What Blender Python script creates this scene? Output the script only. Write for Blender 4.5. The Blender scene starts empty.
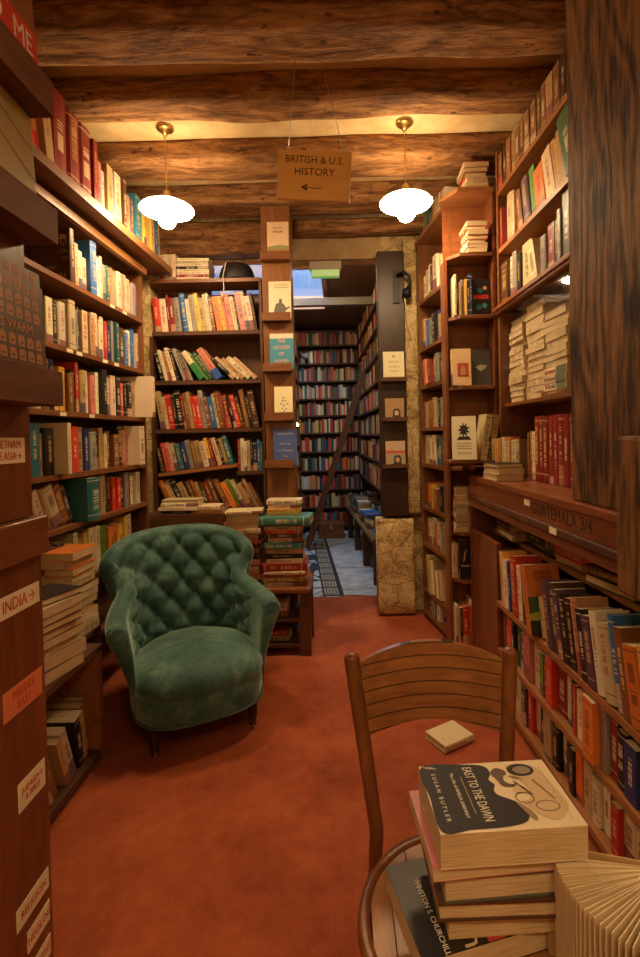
import bpy, math, random
from mathutils import Matrix, Vector, noise
PI = math.pi
C = bpy.context.scene.collection
RNG = random.Random(7)
T = Matrix.Translation
def RX(a): return Matrix.Rotation(a, 4, 'X')
def RY(a): return Matrix.Rotation(a, 4, 'Y')
def RZ(a): return Matrix.Rotation(a, 4, 'Z')
def rad(d): return d*PI/180
CAMZ = 1.35

# ------------------------------------------------------------------ materials
class NT:
    def __init__(s, m):
        s.m = m; s.t = m.node_tree; s.n = s.t.nodes; s.l = s.t.links
    def node(s, typ, **kw):
        n = s.n.new(typ)
        for k, v in kw.items():
            if k.startswith('_'): setattr(n, k[1:], v)
        return n
    def put(s, sock, v):
        if v is None: return
        if hasattr(v, 'is_output') or isinstance(v, bpy.types.NodeSocket): s.l.new(v, sock)
        else: sock.default_value = v
    def math(s, op, a, b=None, c=None, clamp=False):
        n = s.n.new('ShaderNodeMath'); n.operation = op; n.use_clamp = clamp
        for i, v in enumerate((a, b, c)):
            if v is not None: s.put(n.inputs[i], v)
        return n.outputs[0]
    def mix(s, f, a, b, mode='MIX'):
        n = s.n.new('ShaderNodeMix'); n.data_type = 'RGBA'; n.blend_type = mode
        s.put(n.inputs[0], f); s.put(n.inputs[6], a); s.put(n.inputs[7], b)
        return n.outputs[2]
    def coord(s, which='Object', scale=(1, 1, 1), rot=(0, 0, 0), loc=(0, 0, 0)):
        tc = s.n.new('ShaderNodeTexCoord'); mp = s.n.new('ShaderNodeMapping')
        mp.inputs['Scale'].default_value = scale; mp.inputs['Rotation'].default_value = rot
        mp.inputs['Location'].default_value = loc
        s.l.new(tc.outputs[which], mp.inputs[0]); return mp.outputs[0]
    def noise(s, vec, scale, detail=3, rough=.55, dist=0):
        n = s.n.new('ShaderNodeTexNoise'); s.l.new(vec, n.inputs['Vector'])
        n.inputs['Scale'].default_value = scale; n.inputs['Detail'].default_value = detail
        n.inputs['Roughness'].default_value = rough; n.inputs['Distortion'].default_value = dist
        return n.outputs[0]
    def ramp(s, f, stops):
        n = s.n.new('ShaderNodeValToRGB'); e = n.color_ramp.elements
        while len(e) < len(stops): e.new(.5)
        for i, (p, c) in enumerate(stops):
            e[i].position = p; e[i].color = c if len(c) == 4 else (*c, 1)
        s.put(n.inputs[0], f); return n.outputs[0]
    def bump(s, h, strength=.3, dist=.01):
        n = s.n.new('ShaderNodeBump'); n.inputs['Strength'].default_value = strength
        n.inputs['Distance'].default_value = dist; s.put(n.inputs['Height'], h); return n.outputs[0]

def new_mat(name):
    m = bpy.data.materials.new(name); m.use_nodes = True
    nt = NT(m); b = nt.n['Principled BSDF']
    return m, nt, b
def c4(c): return (*c, 1) if len(c) == 3 else c
MATS = {}
def plain(c, rough=.55, metal=0, name=None, emit=0, spec=.4):
    key = (tuple(c), rough, metal, emit)
    if key in MATS: return MATS[key]
    m, nt, b = new_mat(name or 'paint')
    n = nt.noise(nt.coord(), 40, 2)
    col = nt.mix(nt.math('MULTIPLY', n, .18), c4(c), c4([x*.6 for x in c]))
    nt.put(b.inputs['Base Color'], col); b.inputs['Roughness'].default_value = rough
    b.inputs['Metallic'].default_value = metal; b.inputs['Specular IOR Level'].default_value = spec
    if emit:
        b.inputs['Emission Color'].default_value = c4(c); b.inputs['Emission Strength'].default_value = emit
    MATS[key] = m; return m
def wood(name, light, dark, axis='x', scale=1., rough=.42, bump=.25, contrast=1.):
    m, nt, b = new_mat(name)
    st = {'x': (.12, 1, 1), 'y': (1, .12, 1), 'z': (1, 1, .12)}[axis]
    v = nt.coord('Object', tuple(q*scale for q in st))
    big = nt.noise(v, 9, 4, .6, 1.6)
    fine = nt.noise(v, 70, 3, .6, .4)
    f = nt.math('ADD', nt.math('MULTIPLY', big, .65), nt.math('MULTIPLY', fine, .4))
    w = .2/contrast
    col = nt.ramp(f, [(.52-w, c4(dark)), (.52+w, c4(light))])
    nt.put(b.inputs['Base Color'], col)
    nt.put(b.inputs['Roughness'], rough)
    b.inputs['Specular IOR Level'].default_value = .4
    nt.put(b.inputs['Normal'], nt.bump(f, bump, .004))
    return m

M_shelf = wood('shelf_wood', (.27, .105, .035), (.10, .034, .011), 'x')
M_shelfz = wood('shelf_wood_upright', (.26, .10, .034), (.10, .034, .011), 'z')
M_dark = wood('dark_shelf_wood', (.14, .055, .022), (.05, .018, .008), 'x', 1, .6)
M_darkz = wood('dark_upright_wood', (.15, .06, .024), (.055, .02, .009), 'z')
M_red = wood('red_varnished_wood', (.27, .085, .03), (.10, .027, .010), 'z', 1, .32)
M_redx = wood('red_varnished_plank', (.30, .10, .035), (.12, .034, .012), 'x', 1, .32)
M_chair = wood('chair_wood', (.26, .095, .03), (.10, .032, .010), 'x', 1.2, .3)
M_chairz = wood('chair_post_wood', (.28, .10, .03), (.11, .036, .011), 'z', 1.2, .3)
M_sign = wood('sign_wood', (.92, .56, .17), (.74, .38, .10), 'x', 1, .4, .1)
M_col = wood('column_wood', (.30, .125, .042), (.13, .048, .016), 'z', 1.2)
M_gold = wood('honey_wood', (.42, .18, .06), (.21, .08, .026), 'x', 1, .4)

def beam_mat():
    m, nt, b = new_mat('hewn_beam_wood')
    v = nt.coord('Object', (.18, 1, 1))
    big = nt.noise(v, 7, 5, .65, 2.5)
    fine = nt.noise(v, 45, 4, .65, .8)
    pit = nt.noise(nt.coord('Object', (.5, 1, 1)), 30, 4, .6)
    f = nt.math('ADD', nt.math('MULTIPLY', big, .6), nt.math('MULTIPLY', fine, .42))
    col = nt.ramp(f, [(.34, (.05, .022, .009, 1)), (.48, (.22, .10, .038, 1)), (.64, (.50, .26, .10, 1))])
    pf = nt.ramp(pit, [(.28, (0, 0, 0, 1)), (.40, (1, 1, 1, 1))])
    col = nt.mix(1, col, nt.ramp(pit, [(.27, (.2, .17, .14, 1)), (.38, (1, 1, 1, 1))]), 'MULTIPLY')
    nt.put(b.inputs['Base Color'], col); b.inputs['Roughness'].default_value = .75
    b.inputs['Specular IOR Level'].default_value = .25
    h = nt.math('ADD', f, nt.math('MULTIPLY', pf, .5))
    nt.put(b.inputs['Normal'], nt.bump(h, .9, .02))
    return m
M_beam = beam_mat()
def post_mat():
    m, nt, b = new_mat('knotty_post_wood')
    v = nt.coord('Object', (1, 1, .16))
    n1 = nt.noise(v, 4, 2, .5, .8)
    wv = nt.math('SINE', nt.math('MULTIPLY', n1, 60))
    fine = nt.noise(v, 60, 3)
    f = nt.math('ADD', nt.math('MULTIPLY', wv, .16), fine)
    col = nt.ramp(f, [(.3, (.05, .022, .008, 1)), (.72, (.24, .11, .038, 1))])
    vo = nt.n.new('ShaderNodeTexVoronoi'); vo.inputs['Scale'].default_value = 1.0
    nt.l.new(nt.coord('Object', (3, 3, 2.6), loc=(.2, .5, .3)), vo.inputs['Vector'])
    kn = nt.ramp(vo.outputs['Distance'], [(.10, (.25, .2, .16, 1)), (.22, (1, 1, 1, 1))])
    nt.put(b.inputs['Base Color'], nt.mix(1, col, kn, 'MULTIPLY')); b.inputs['Roughness'].default_value = .7; b.inputs['Specular IOR Level'].default_value = .2
    nt.put(b.inputs['Normal'], nt.bump(f, .5, .006)); return m
M_post = post_mat()
def plaster_mat(name, a, bb, sc=5):
    m, nt, b = new_mat(name)
    v = nt.coord()
    f = nt.noise(v, sc, 5, .6)
    nt.put(b.inputs['Base Color'], nt.ramp(f, [(.35, c4(bb)), (.62, c4(a))]))
    b.inputs['Roughness'].default_value = .9; b.inputs['Specular IOR Level'].default_value = .15
    nt.put(b.inputs['Normal'], nt.bump(nt.noise(v, 38, 4), .35, .01)); return m
M_plaster = plaster_mat('old_plaster', (.72, .55, .30), (.55, .38, .18))
M_lintel = plaster_mat('smoky_plaster', (.50, .36, .20), (.36, .24, .12))
def stone_mat():
    m, nt, b = new_mat('rough_stone')
    v = nt.coord()
    vo = nt.n.new('ShaderNodeTexVoronoi'); vo.feature = 'DISTANCE_TO_EDGE'; vo.inputs['Scale'].default_value = 5.5
    nt.l.new(nt.coord('Object', (1, 1, 1.3)), vo.inputs['Vector'])
    f = nt.noise(v, 9, 6, .65)
    fine = nt.noise(v, 60, 4, .6)
    col = nt.ramp(nt.math('ADD', nt.math('MULTIPLY', f, .7), nt.math('MULTIPLY', fine, .3)), [(.34, (.22, .12, .04, 1)), (.5, (.60, .43, .19, 1)), (.66, (.80, .64, .36, 1))])
    gr = nt.ramp(vo.outputs['Distance'], [(.0, (.55, .5, .45, 1)), (.03, (1, 1, 1, 1))])
    nt.put(b.inputs['Base Color'], nt.mix(1, col, gr, 'MULTIPLY')); b.inputs['Roughness'].default_value = .9
    h = nt.math('ADD', nt.math('MULTIPLY', gr, .3), nt.math('ADD', f, nt.math('MULTIPLY', fine, .4)))
    nt.put(b.inputs['Normal'], nt.bump(h, .9, .03)); return m
M_stone = stone_mat()
def carpet_mat():
    m, nt, b = new_mat('worn_red_carpet')
    v = nt.coord()
    big = nt.noise(v, 2.2, 5, .6); mid = nt.noise(v, 16, 5, .7); fine = nt.noise(v, 260, 2, .7)
    f = nt.math('ADD', nt.math('MULTIPLY', big, .55), nt.math('ADD', nt.math('MULTIPLY', mid, .24), nt.math('MULTIPLY', fine, .22)))
    col = nt.ramp(f, [(.32, (.17, .036, .016, 1)), (.52, (.35, .084, .033, 1)), (.72, (.52, .155, .06, 1))])
    nt.put(b.inputs['Base Color'], col); b.inputs['Roughness'].default_value = .95
    b.inputs['Specular IOR Level'].default_value = .1
    nt.put(b.inputs['Normal'], nt.bump(nt.math('ADD', fine, mid), .5, .004)); return m
M_carpet = carpet_mat()
def velvet_mat():
    m, nt, b = new_mat('green_velvet')
    v = nt.coord()
    f = nt.noise(v, 7, 4, .6); g = nt.noise(v, 45, 3, .6)
    col = nt.ramp(nt.math('ADD', nt.math('MULTIPLY', f, .75), nt.math('MULTIPLY', g, .25)),
                  [(.34, (.020, .070, .064, 1)), (.52, (.052, .135, .118, 1)), (.70, (.17, .28, .23, 1))])
    nt.put(b.inputs['Base Color'], col); b.inputs['Roughness'].default_value = .6
    b.inputs['Sheen Weight'].default_value = .8; b.inputs['Sheen Roughness'].default_value = .4
    b.inputs['Sheen Tint'].default_value = (.6, .85, .75, 1)
    b.inputs['Specular IOR Level'].default_value = .25
    nt.put(b.inputs['Normal'], nt.bump(nt.math('ADD', g, f), .35, .006)); return m
M_velvet = velvet_mat()
def cover_mat(merged=False):
    m, nt, b = new_mat('book_cover')
    if merged: oi = nt.n.new('ShaderNodeAttribute'); oi.attribute_name = 'Col'
    else: oi = nt.n.new('ShaderNodeObjectInfo')
    uv = nt.n.new('ShaderNodeUVMap'); uv.uv_map = 'UVMap'
    sp = nt.n.new('ShaderNodeSeparateXYZ'); nt.l.new(uv.outputs[0], sp.inputs[0])
    u, v = sp.outputs[0], sp.outputs[1]
    rnd = oi.outputs['Alpha' if merged else 'Random']
    r2 = nt.math('FRACT', nt.math('MULTIPLY', rnd, 37.7)); r3 = nt.math('FRACT', nt.math('MULTIPLY', rnd, 91.3)); r4 = nt.math('FRACT', nt.math('MULTIPLY', rnd, 173.1))
    base = oi.outputs['Color']
    nz = nt.noise(nt.coord(), 30, 3)
    bw = nt.n.new('ShaderNodeRGBToBW'); nt.l.new(base, bw.inputs[0])
    isl = nt.math('GREATER_THAN', bw.outputs[0], .22)
    ink = nt.mix(isl, nt.mix(nt.math('GREATER_THAN', r3, .5), (.72, .62, .42, 1), (.62, .40, .12, 1)), nt.mix(nt.math('GREATER_THAN', r3, .55), (.05, .03, .025, 1), (.35, .05, .03, 1)))
    onspine = nt.math('GREATER_THAN', u, -.5)
    # lettering-like dashes along the spine
    cell = nt.math('FLOOR', nt.math('MULTIPLY', v, 46)); 
    wn = nt.n.new('ShaderNodeTexWhiteNoise'); wn.noise_dimensions = '2D'
    cx = nt.n.new('ShaderNodeCombineXYZ'); nt.put(cx.inputs[0], cell); nt.put(cx.inputs[1], nt.math('MULTIPLY', rnd, 500)); nt.l.new(cx.outputs[0], wn.inputs['Vector'])
    let = nt.math('GREATER_THAN', wn.outputs['Value'], .3)
    fr = nt.math('FRACT', nt.math('MULTIPLY', v, 46)); let = nt.math('MULTIPLY', let, nt.math('LESS_THAN', fr, .72))
    lo = nt.math('ADD', .22, nt.math('MULTIPLY', r2, .2)); hi = nt.math('ADD', .66, nt.math('MULTIPLY', r3, .26))
    rng = nt.math('MULTIPLY', nt.math('GREATER_THAN', v, lo), nt.math('LESS_THAN', v, hi))
    du = nt.math('ABSOLUTE', nt.math('SUBTRACT', u, .5))
    rng = nt.math('MULTIPLY', rng, nt.math('LESS_THAN', du, nt.math('ADD', .12, nt.math('MULTIPLY', r4, .14))))
    title = nt.math('MULTIPLY', let, rng)
    # bands
    b1 = nt.math('LESS_THAN', nt.math('ABSOLUTE', nt.math('SUBTRACT', v, .93)), .008)
    b2 = nt.math('LESS_THAN', nt.math('ABSOLUTE', nt.math('SUBTRACT', v, .12)), .008)
    bands = nt.math('MULTIPLY', nt.math('MAXIMUM', b1, b2), nt.math('GREATER_THAN', r4, .45))
    blk = nt.math('MULTIPLY', nt.math('GREATER_THAN', r2, .74), nt.math('LESS_THAN', v, nt.math('ADD', .1, nt.math('MULTIPLY', r4, .25))))
    marks = nt.math('MULTIPLY', nt.math('MAXIMUM', title, bands), onspine)
    blk = nt.math('MULTIPLY', blk, onspine)
    col = nt.mix(nt.math('MULTIPLY', nz, .3), base, nt.mix(1, base, (.55, .5, .42, 1), 'MULTIPLY'))
    second = nt.mix(isl, nt.mix(r3, (.5, .42, .28, 1), (.4, .06, .03, 1)), nt.mix(r3, (.04, .06, .14, 1), (.35, .06, .03, 1)))
    col = nt.mix(nt.math('MULTIPLY', blk, .9), col, second)
    col = nt.mix(nt.math('MULTIPLY', marks, .85), col, ink)
    nt.put(b.inputs['Base Color'], col); b.inputs['Roughness'].default_value = .42
    b.inputs['Specular IOR Level'].default_value = .4
    return m
M_cover = cover_mat(); M_cover_m = cover_mat(True)
def pages_mat():
    m, nt, b = new_mat('page_paper')
    f = nt.noise(nt.coord('Object', (1, .02, .02)), 900, 2, .6)
    n2 = nt.noise(nt.coord(), 9, 2)
    col = nt.ramp(nt.math('ADD', nt.math('MULTIPLY', f, .7), nt.math('MULTIPLY', n2, .3)), [(.3, (.36, .25, .12, 1)), (.62, (.70, .56, .34, 1))])
    nt.put(b.inputs['Base Color'], col); b.inputs['Roughness'].default_value = .85; return m
M_pages = pages_mat()
def tile_mat():
    m, nt, b = new_mat('mosaic_tiles')
    tc = nt.n.new('ShaderNodeTexCoord'); sp = nt.n.new('ShaderNodeSeparateXYZ'); nt.l.new(tc.outputs['Object'], sp.inputs[0])
    x = nt.math('ADD', sp.outputs[0], nt.math('MULTIPLY', nt.math('SUBTRACT', sp.outputs[1], 4.14), .093)); y = sp.outputs[1]
    cx = nt.n.new('ShaderNodeCombineXYZ'); nt.put(cx.inputs[0], x); nt.put(cx.inputs[1], y)
    vo = nt.n.new('ShaderNodeTexVoronoi'); vo.feature = 'DISTANCE_TO_EDGE'; vo.inputs['Scale'].default_value = 5.5; nt.l.new(cx.outputs[0], vo.inputs['Vector'])
    vc = nt.n.new('ShaderNodeTexVoronoi'); vc.inputs['Scale'].default_value = 5.5; nt.l.new(cx.outputs[0], vc.inputs['Vector'])
    bwn = nt.n.new('ShaderNodeRGBToBW'); nt.l.new(vc.outputs['Color'], bwn.inputs[0])
    piece = nt.ramp(bwn.outputs[0], [(.40, (.05, .06, .08, 1)), (.44, (.42, .44, .46, 1)), (.7, (.58, .58, .56, 1))])
    grout = nt.math('GREATER_THAN', vo.outputs['Distance'], .035)
    mos = nt.mix(grout, (.035, .035, .04, 1), piece)
    # border of nested squares
    fx = nt.math('DIVIDE', nt.math('ADD', x, .17), .16)
    fy = nt.math('FRACT', nt.math('DIVIDE', y, .22))
    dx = nt.math('ABSOLUTE', nt.math('SUBTRACT', fx, .5)); dy = nt.math('ABSOLUTE', nt.math('SUBTRACT', fy, .5))
    dm = nt.math('MAXIMUM', dx, dy)
    ring = nt.math('GREATER_THAN', nt.math('SINE', nt.math('MULTIPLY', dm, 42)), 0.1)
    insq = nt.math('LESS_THAN', dm, .42)
    bord = nt.mix(nt.math('MULTIPLY', ring, insq), (.05, .05, .055, 1), (.55, .50, .36, 1))
    inb = nt.math('MULTIPLY', nt.math('GREATER_THAN', x, -.17), nt.math('LESS_THAN', x, -.01))
    col = nt.mix(inb, mos, bord)
    n = nt.noise(tc.outputs['Object'], 7, 5, .6)
    slab = nt.ramp(n, [(.35, (.34, .35, .36, 1)), (.6, (.60, .60, .58, 1))])
    sl = nt.math('GREATER_THAN', x, .012)
    jo = nt.math('LESS_THAN', nt.math('FRACT', nt.math('DIVIDE', y, .72)), .02)
    slab = nt.mix(jo, slab, (.12, .12, .12, 1))
    col = nt.mix(sl, col, slab)
    line = nt.math('MULTIPLY', nt.math('GREATER_THAN', x, -.01), nt.math('LESS_THAN', x, .012))
    col = nt.mix(line, col, (.03, .03, .035, 1))
    nt.put(b.inputs['Base Color'], col); b.inputs['Roughness'].default_value = .35; return m
M_tile = tile_mat()
def attr_mat():
    m, nt, b = new_mat('shelved_books')
    a = nt.n.new('ShaderNodeAttribute'); a.attribute_name = 'Col'
    nt.put(b.inputs['Base Color'], a.outputs['Color']); b.inputs['Roughness'].default_value = .5; return m
M_attr = attr_mat()
def glass_mat():
    m, nt, b = new_mat('window_glass')
    nt.n.remove(b)
    tr = nt.n.new('ShaderNodeBsdfTransparent'); gl = nt.n.new('ShaderNodeBsdfGlossy'); gl.inputs['Roughness'].default_value = .03
    lw = nt.n.new('ShaderNodeLayerWeight'); lw.inputs['Blend'].default_value = .5
    mx = nt.n.new('ShaderNodeMixShader'); nt.l.new(nt.math('ADD', .03, nt.math('MULTIPLY', .55, nt.math('POWER', lw.outputs['Facing'], 5))), mx.inputs[0]); nt.l.new(tr.outputs[0], mx.inputs[1]); nt.l.new(gl.outputs[0], mx.inputs[2])
    nt.l.new(mx.outputs[0], nt.n['Material Output'].inputs[0]); return m
M_glass = glass_mat()
def emit_mat(name, c, s):
    m, nt, b = new_mat(name)
    b.inputs['Base Color'].default_value = c4((.9, .88, .8)); b.inputs['Emission Color'].default_value = c4(c); b.inputs['Emission Strength'].default_value = s
    return m
M_brass = plain((.55, .38, .14), .3, 1, 'brass')
M_metal = plain((.5, .48, .45), .35, 1, 'steel')
M_iron = plain((.02, .02, .022), .45, .6, 'black_iron')
M_label = plain((.82, .72, .52), .8, 0, 'paper_label')
M_labelred = plain((.75, .22, .10), .8, 0, 'red_paper_label')
M_inkred = plain((.62, .08, .04), .8, 0, 'red_ink')
M_ink = plain((.02, .016, .014), .6, 0, 'black_ink')
M_inkw = plain((.80, .74, .62), .6, 0, 'white_ink')

# ------------------------------------------------------------------ mesh helpers
class MB:
    def __init__(s): s.v = []; s.f = []; s.uv = {}; s.col = {}
    def quad(s, *pts):
        i = len(s.v); s.v += [tuple(p) for p in pts]; s.f.append(tuple(range(i, i+len(pts)))); return len(s.f)-1
    def box(s, x0, x1, y0, y1, z0, z1, M=None):
        P = [(x0, y0, z0), (x1, y0, z0), (x1, y1, z0), (x0, y1, z0), (x0, y0, z1), (x1, y0, z1), (x1, y1, z1), (x0, y1, z1)]
        if M: P = [tuple(M @ Vector(p)) for p in P]
        i = len(s.v); s.v += P
        for q in ((0, 3, 2, 1), (4, 5, 6, 7), (0, 1, 5, 4), (1, 2, 6, 5), (2, 3, 7, 6), (3, 0, 4, 7)): s.f.append(tuple(i+k for k in q))
        return s
    def prism(s, poly, z0, z1, M=None):
        n = len(poly); i = len(s.v)
        P = [(x, y, z0) for x, y in poly]+[(x, y, z1) for x, y in poly]
        if M: P = [tuple(M @ Vector(p)) for p in P]
        s.v += P
        s.f.append(tuple(i+k for k in range(n-1, -1, -1))); s.f.append(tuple(i+n+k for k in range(n)))
        for k in range(n): s.f.append((i+k, i+(k+1) % n, i+n+(k+1) % n, i+n+k))
        return s
    def grid(s, rows, closed=False, capends=False):
        i = len(s.v); nr = len(rows); nc = len(rows[0])
        for r in rows: s.v += [tuple(p) for p in r]
        for a in range(nr-1):
            for b in range(nc if closed else nc-1):
                s.f.append((i+a*nc+b, i+a*nc+(b+1) % nc, i+(a+1)*nc+(b+1) % nc, i+(a+1)*nc+b))
        if capends:
            s.f.append(tuple(i+k for k in range(nc-1, -1, -1))); s.f.append(tuple(i+(nr-1)*nc+k for k in range(nc)))
        return s
    def tube(s, path, r, n=10):
        path = [Vector(p) for p in path]; rows = []
        rr = r if isinstance(r, (list, tuple)) else [r]*len(path)
        prev = None
        for k, p in enumerate(path):
            t = (path[min(k+1, len(path)-1)]-path[max(k-1, 0)]).normalized()
            ref = Vector((0, 0, 1)) if abs(t.z) < .9 else Vector((0, 1, 0))
            if prev is None: a = t.cross(ref).normalized()
            else: a = (prev-t*prev.dot(t)).normalized()
            prev = a; b = t.cross(a)
            rows.append([p+(a*math.cos(2*PI*j/n)+b*math.sin(2*PI*j/n))*rr[k] for j in range(n)])
        return s.grid(rows, True, True)
    def lathe(s, prof, n=20, M=None):
        rows = [[(r*math.cos(2*PI*j/n), r*math.sin(2*PI*j/n), z) for j in range(n)] for r, z in prof]
        if M: rows = [[tuple(M @ Vector(p)) for p in r] for r in rows]
        return s.grid(rows, True, True)
    def build(s, name, mat, parent=None, smooth=False, M=None, bevel=0):
        me = bpy.data.meshes.new(name); me.from_pydata(s.v, [], s.f); me.materials.append(mat)
        if s.uv:
            ul = me.uv_layers.new(name='UVMap')
            for p in me.polygons:
                q = s.uv.get(p.index)
                for k, li in enumerate(p.loop_indices): ul.data[li].uv = q[k] if q else (-1, -1)
        if s.col:
            ca = me.color_attributes.new('Col', 'FLOAT_COLOR', 'CORNER')
            for p in me.polygons:
                c = s.col.get(p.index, (.5, .4, .2, 1))
                for li in p.loop_indices: ca.data[li].color = c
        if smooth:
            for p in me.polygons: p.use_smooth = True
        me.update()
        o = bpy.data.objects.new(name, me); C.objects.link(o)
        if parent: o.parent = parent
        if M: o.matrix_basis = M
        if bevel:
            bv = o.modifiers.new('bevel', 'BEVEL'); bv.width = bevel; bv.segments = 2; bv.limit_method = 'ANGLE'
        return o
def box(name, mat, parent, x0, x1, y0, y1, z0, z1, bevel=0, M=None):
    return MB().box(x0, x1, y0, y1, z0, z1).build(name, mat, parent, bevel=bevel, M=M)
def tag(o, label, cat, group=None, kind=None):
    if label: o['label'] = label
    if cat: o['category'] = cat
    if group: o['group'] = group
    if kind: o['kind'] = kind
    return o
def empty(name, label=None, cat=None, M=None, group=None):
    o = bpy.data.objects.new(name, None); o.empty_display_size = .1; C.objects.link(o)
    if M: o.matrix_basis = M
    return tag(o, label, cat, group)
def struct(o): o['kind'] = 'structure'; return o
def text(name, s, size, mat, parent, M, align='CENTER', sx=1., space=1., line=1.):
    cu = bpy.data.curves.new(name, 'FONT'); cu.body = s; cu.size = size; cu.align_x = align; cu.align_y = 'CENTER'
    cu.extrude = .0002; cu.space_character = space; cu.space_line = line; cu.resolution_u = 2
    tmp = bpy.data.objects.new(name+'_t', cu); C.objects.link(tmp)
    dg = bpy.context.evaluated_depsgraph_get()
    me = bpy.data.meshes.new_from_object(tmp.evaluated_get(dg))
    bpy.data.objects.remove(tmp); bpy.data.curves.remove(cu)
    me.name = name; me.materials.clear(); me.materials.append(mat)
    for v in me.vertices: v.co.x *= sx
    o = bpy.data.objects.new(name, me); C.objects.link(o)
    if parent: o.parent = parent
    o.matrix_basis = M; return o
def flat(name, polys, mat, parent, M):
    mb = MB()
    for p in polys: mb.quad(*[M @ Vector((x, y, 0)) for x, y in p])
    return mb.build(name, mat, parent)
def cols(a, b, c, o=(0, 0, 0)):
    return Matrix(((a[0], b[0], c[0], o[0]), (a[1], b[1], c[1], o[1]), (a[2], b[2], c[2], o[2]), (0, 0, 0, 1)))
FRONT = cols((1, 0, 0), (0, 0, 1), (0, -1, 0))      # flat drawing -> upright, facing the viewer of a frame

# ------------------------------------------------------------------ books
COL = {'w': ((.78, .68, .48), 'ivory'), 'c': ((.66, .53, .32), 'cream'), 'T': ((.45, .30, .13), 'tan'), 'k': ((.018, .016, .016), 'black'),
       's': ((.30, .29, .26), 'grey'), 'S': ((.09, .085, .08), 'dark grey'), 'r': ((.62, .045, .025), 'red'), 'd': ((.24, .022, .018), 'dark red'),
       'o': ((.74, .22, .035), 'orange'), 'y': ((.76, .47, .08), 'yellow'), 'g': ((.16, .30, .06), 'green'), 'G': ((.02, .13, .06), 'dark green'),
       'b': ((.035, .16, .46), 'blue'), 'B': ((.022, .035, .14), 'navy'), 't': ((.03, .16, .19), 'teal'), 'n': ((.24, .10, .04), 'brown'),
       'N': ((.09, .04, .02), 'dark brown'), 'p': ((.62, .22, .18), 'pink'), 'v': ((.12, .06, .12), 'plum')}
CUR_ORD = ['', 'first', 'second', 'third', 'fourth', 'fifth', 'sixth', 'seventh', 'eighth', 'ninth', 'tenth', 'eleventh', 'twelfth', 'thirteenth',
           'fourteenth', 'fifteenth', 'sixteenth', 'seventeenth', 'eighteenth', 'nineteenth', 'twentieth']
def ordn(n):
    if n <= 20: return CUR_ORD[n]
    return {2: 'twenty', 3: 'thirty', 4: 'forty'}[n//10]+('-'+CUR_ORD[n % 10] if n % 10 else '') if n % 10 else {3: 'thirtieth', 4: 'fortieth'}[n//10]
NB = [0]
def book(M, t, w, h, code, label=None, group=None, hard=None, page=None, seed=None):
    r = RNG
    col, cname = COL[code]
    if hard is None: hard = r.random() < (.6 if code in 'kdNnBGS' else .3)
    k = [1+r.uniform(-.18, .18) for _ in range(3)]; g = r.uniform(.8, 1.15)
    col = tuple(min(.9, max(.008, c*g*(1+(q-1)*.5))) for c, q in zip(col, k))
    th = .0028 if hard else .0012; ov = .003 if hard else 0.; e = (.12*t if hard else .015*t)
    root = empty('book', label, 'book', M, group)
    mb = MB()
    xs = [0, .14*t, .5*t, .86*t, t]; ys = [e, .28*e, 0, .28*e, e]
    out = [(0, w)]+list(zip(xs, ys))+[(t, w)]
    inn = [(th, w)]+[(min(max(x, th), t-th), y+th) for x, y in zip(xs, ys)]+[(t-th, w)]
    n = len(out)
    mb.v = [(x, y, 0) for x, y in out]+[(x, y, h) for x, y in out]+[(x, y, 0) for x, y in inn]+[(x, y, h) for x, y in inn]
    for i in range(n-1):
        mb.f.append((i, i+1, n+i+1, n+i))
        if 1 <= i <= 4:
            a, b = out[i][0]/t, out[i+1][0]/t
            mb.uv[len(mb.f)-1] = ((a, 0), (b, 0), (b, 1), (a, 1))
        mb.f.append((2*n+i+1, 2*n+i, 3*n+i, 3*n+i+1))
        mb.f.append((n+i, n+i+1, 3*n+i+1, 3*n+i)); mb.f.append((i+1, i, 2*n+i, 2*n+i+1))
    mb.f.append((0, n, 3*n, 2*n)); mb.f.append((n-1, 2*n+n-1, 3*n+n-1, 2*n-1))
    cv = mb.build('cover', M_cover, root); cv.color = (*col, 1)
    pb = MB().box(th, t-th, e+th, w-ov-.0005, ov, h-ov).build('page_block', page or M_pages, root)
    NB[0] += 1
    root['_t'] = t; del root['_t']
    return root, cv
def desc(code, t, hard=None):
    return (('slim ' if t < .019 else 'thick ' if t > .042 else '')+COL[code][1])

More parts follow.
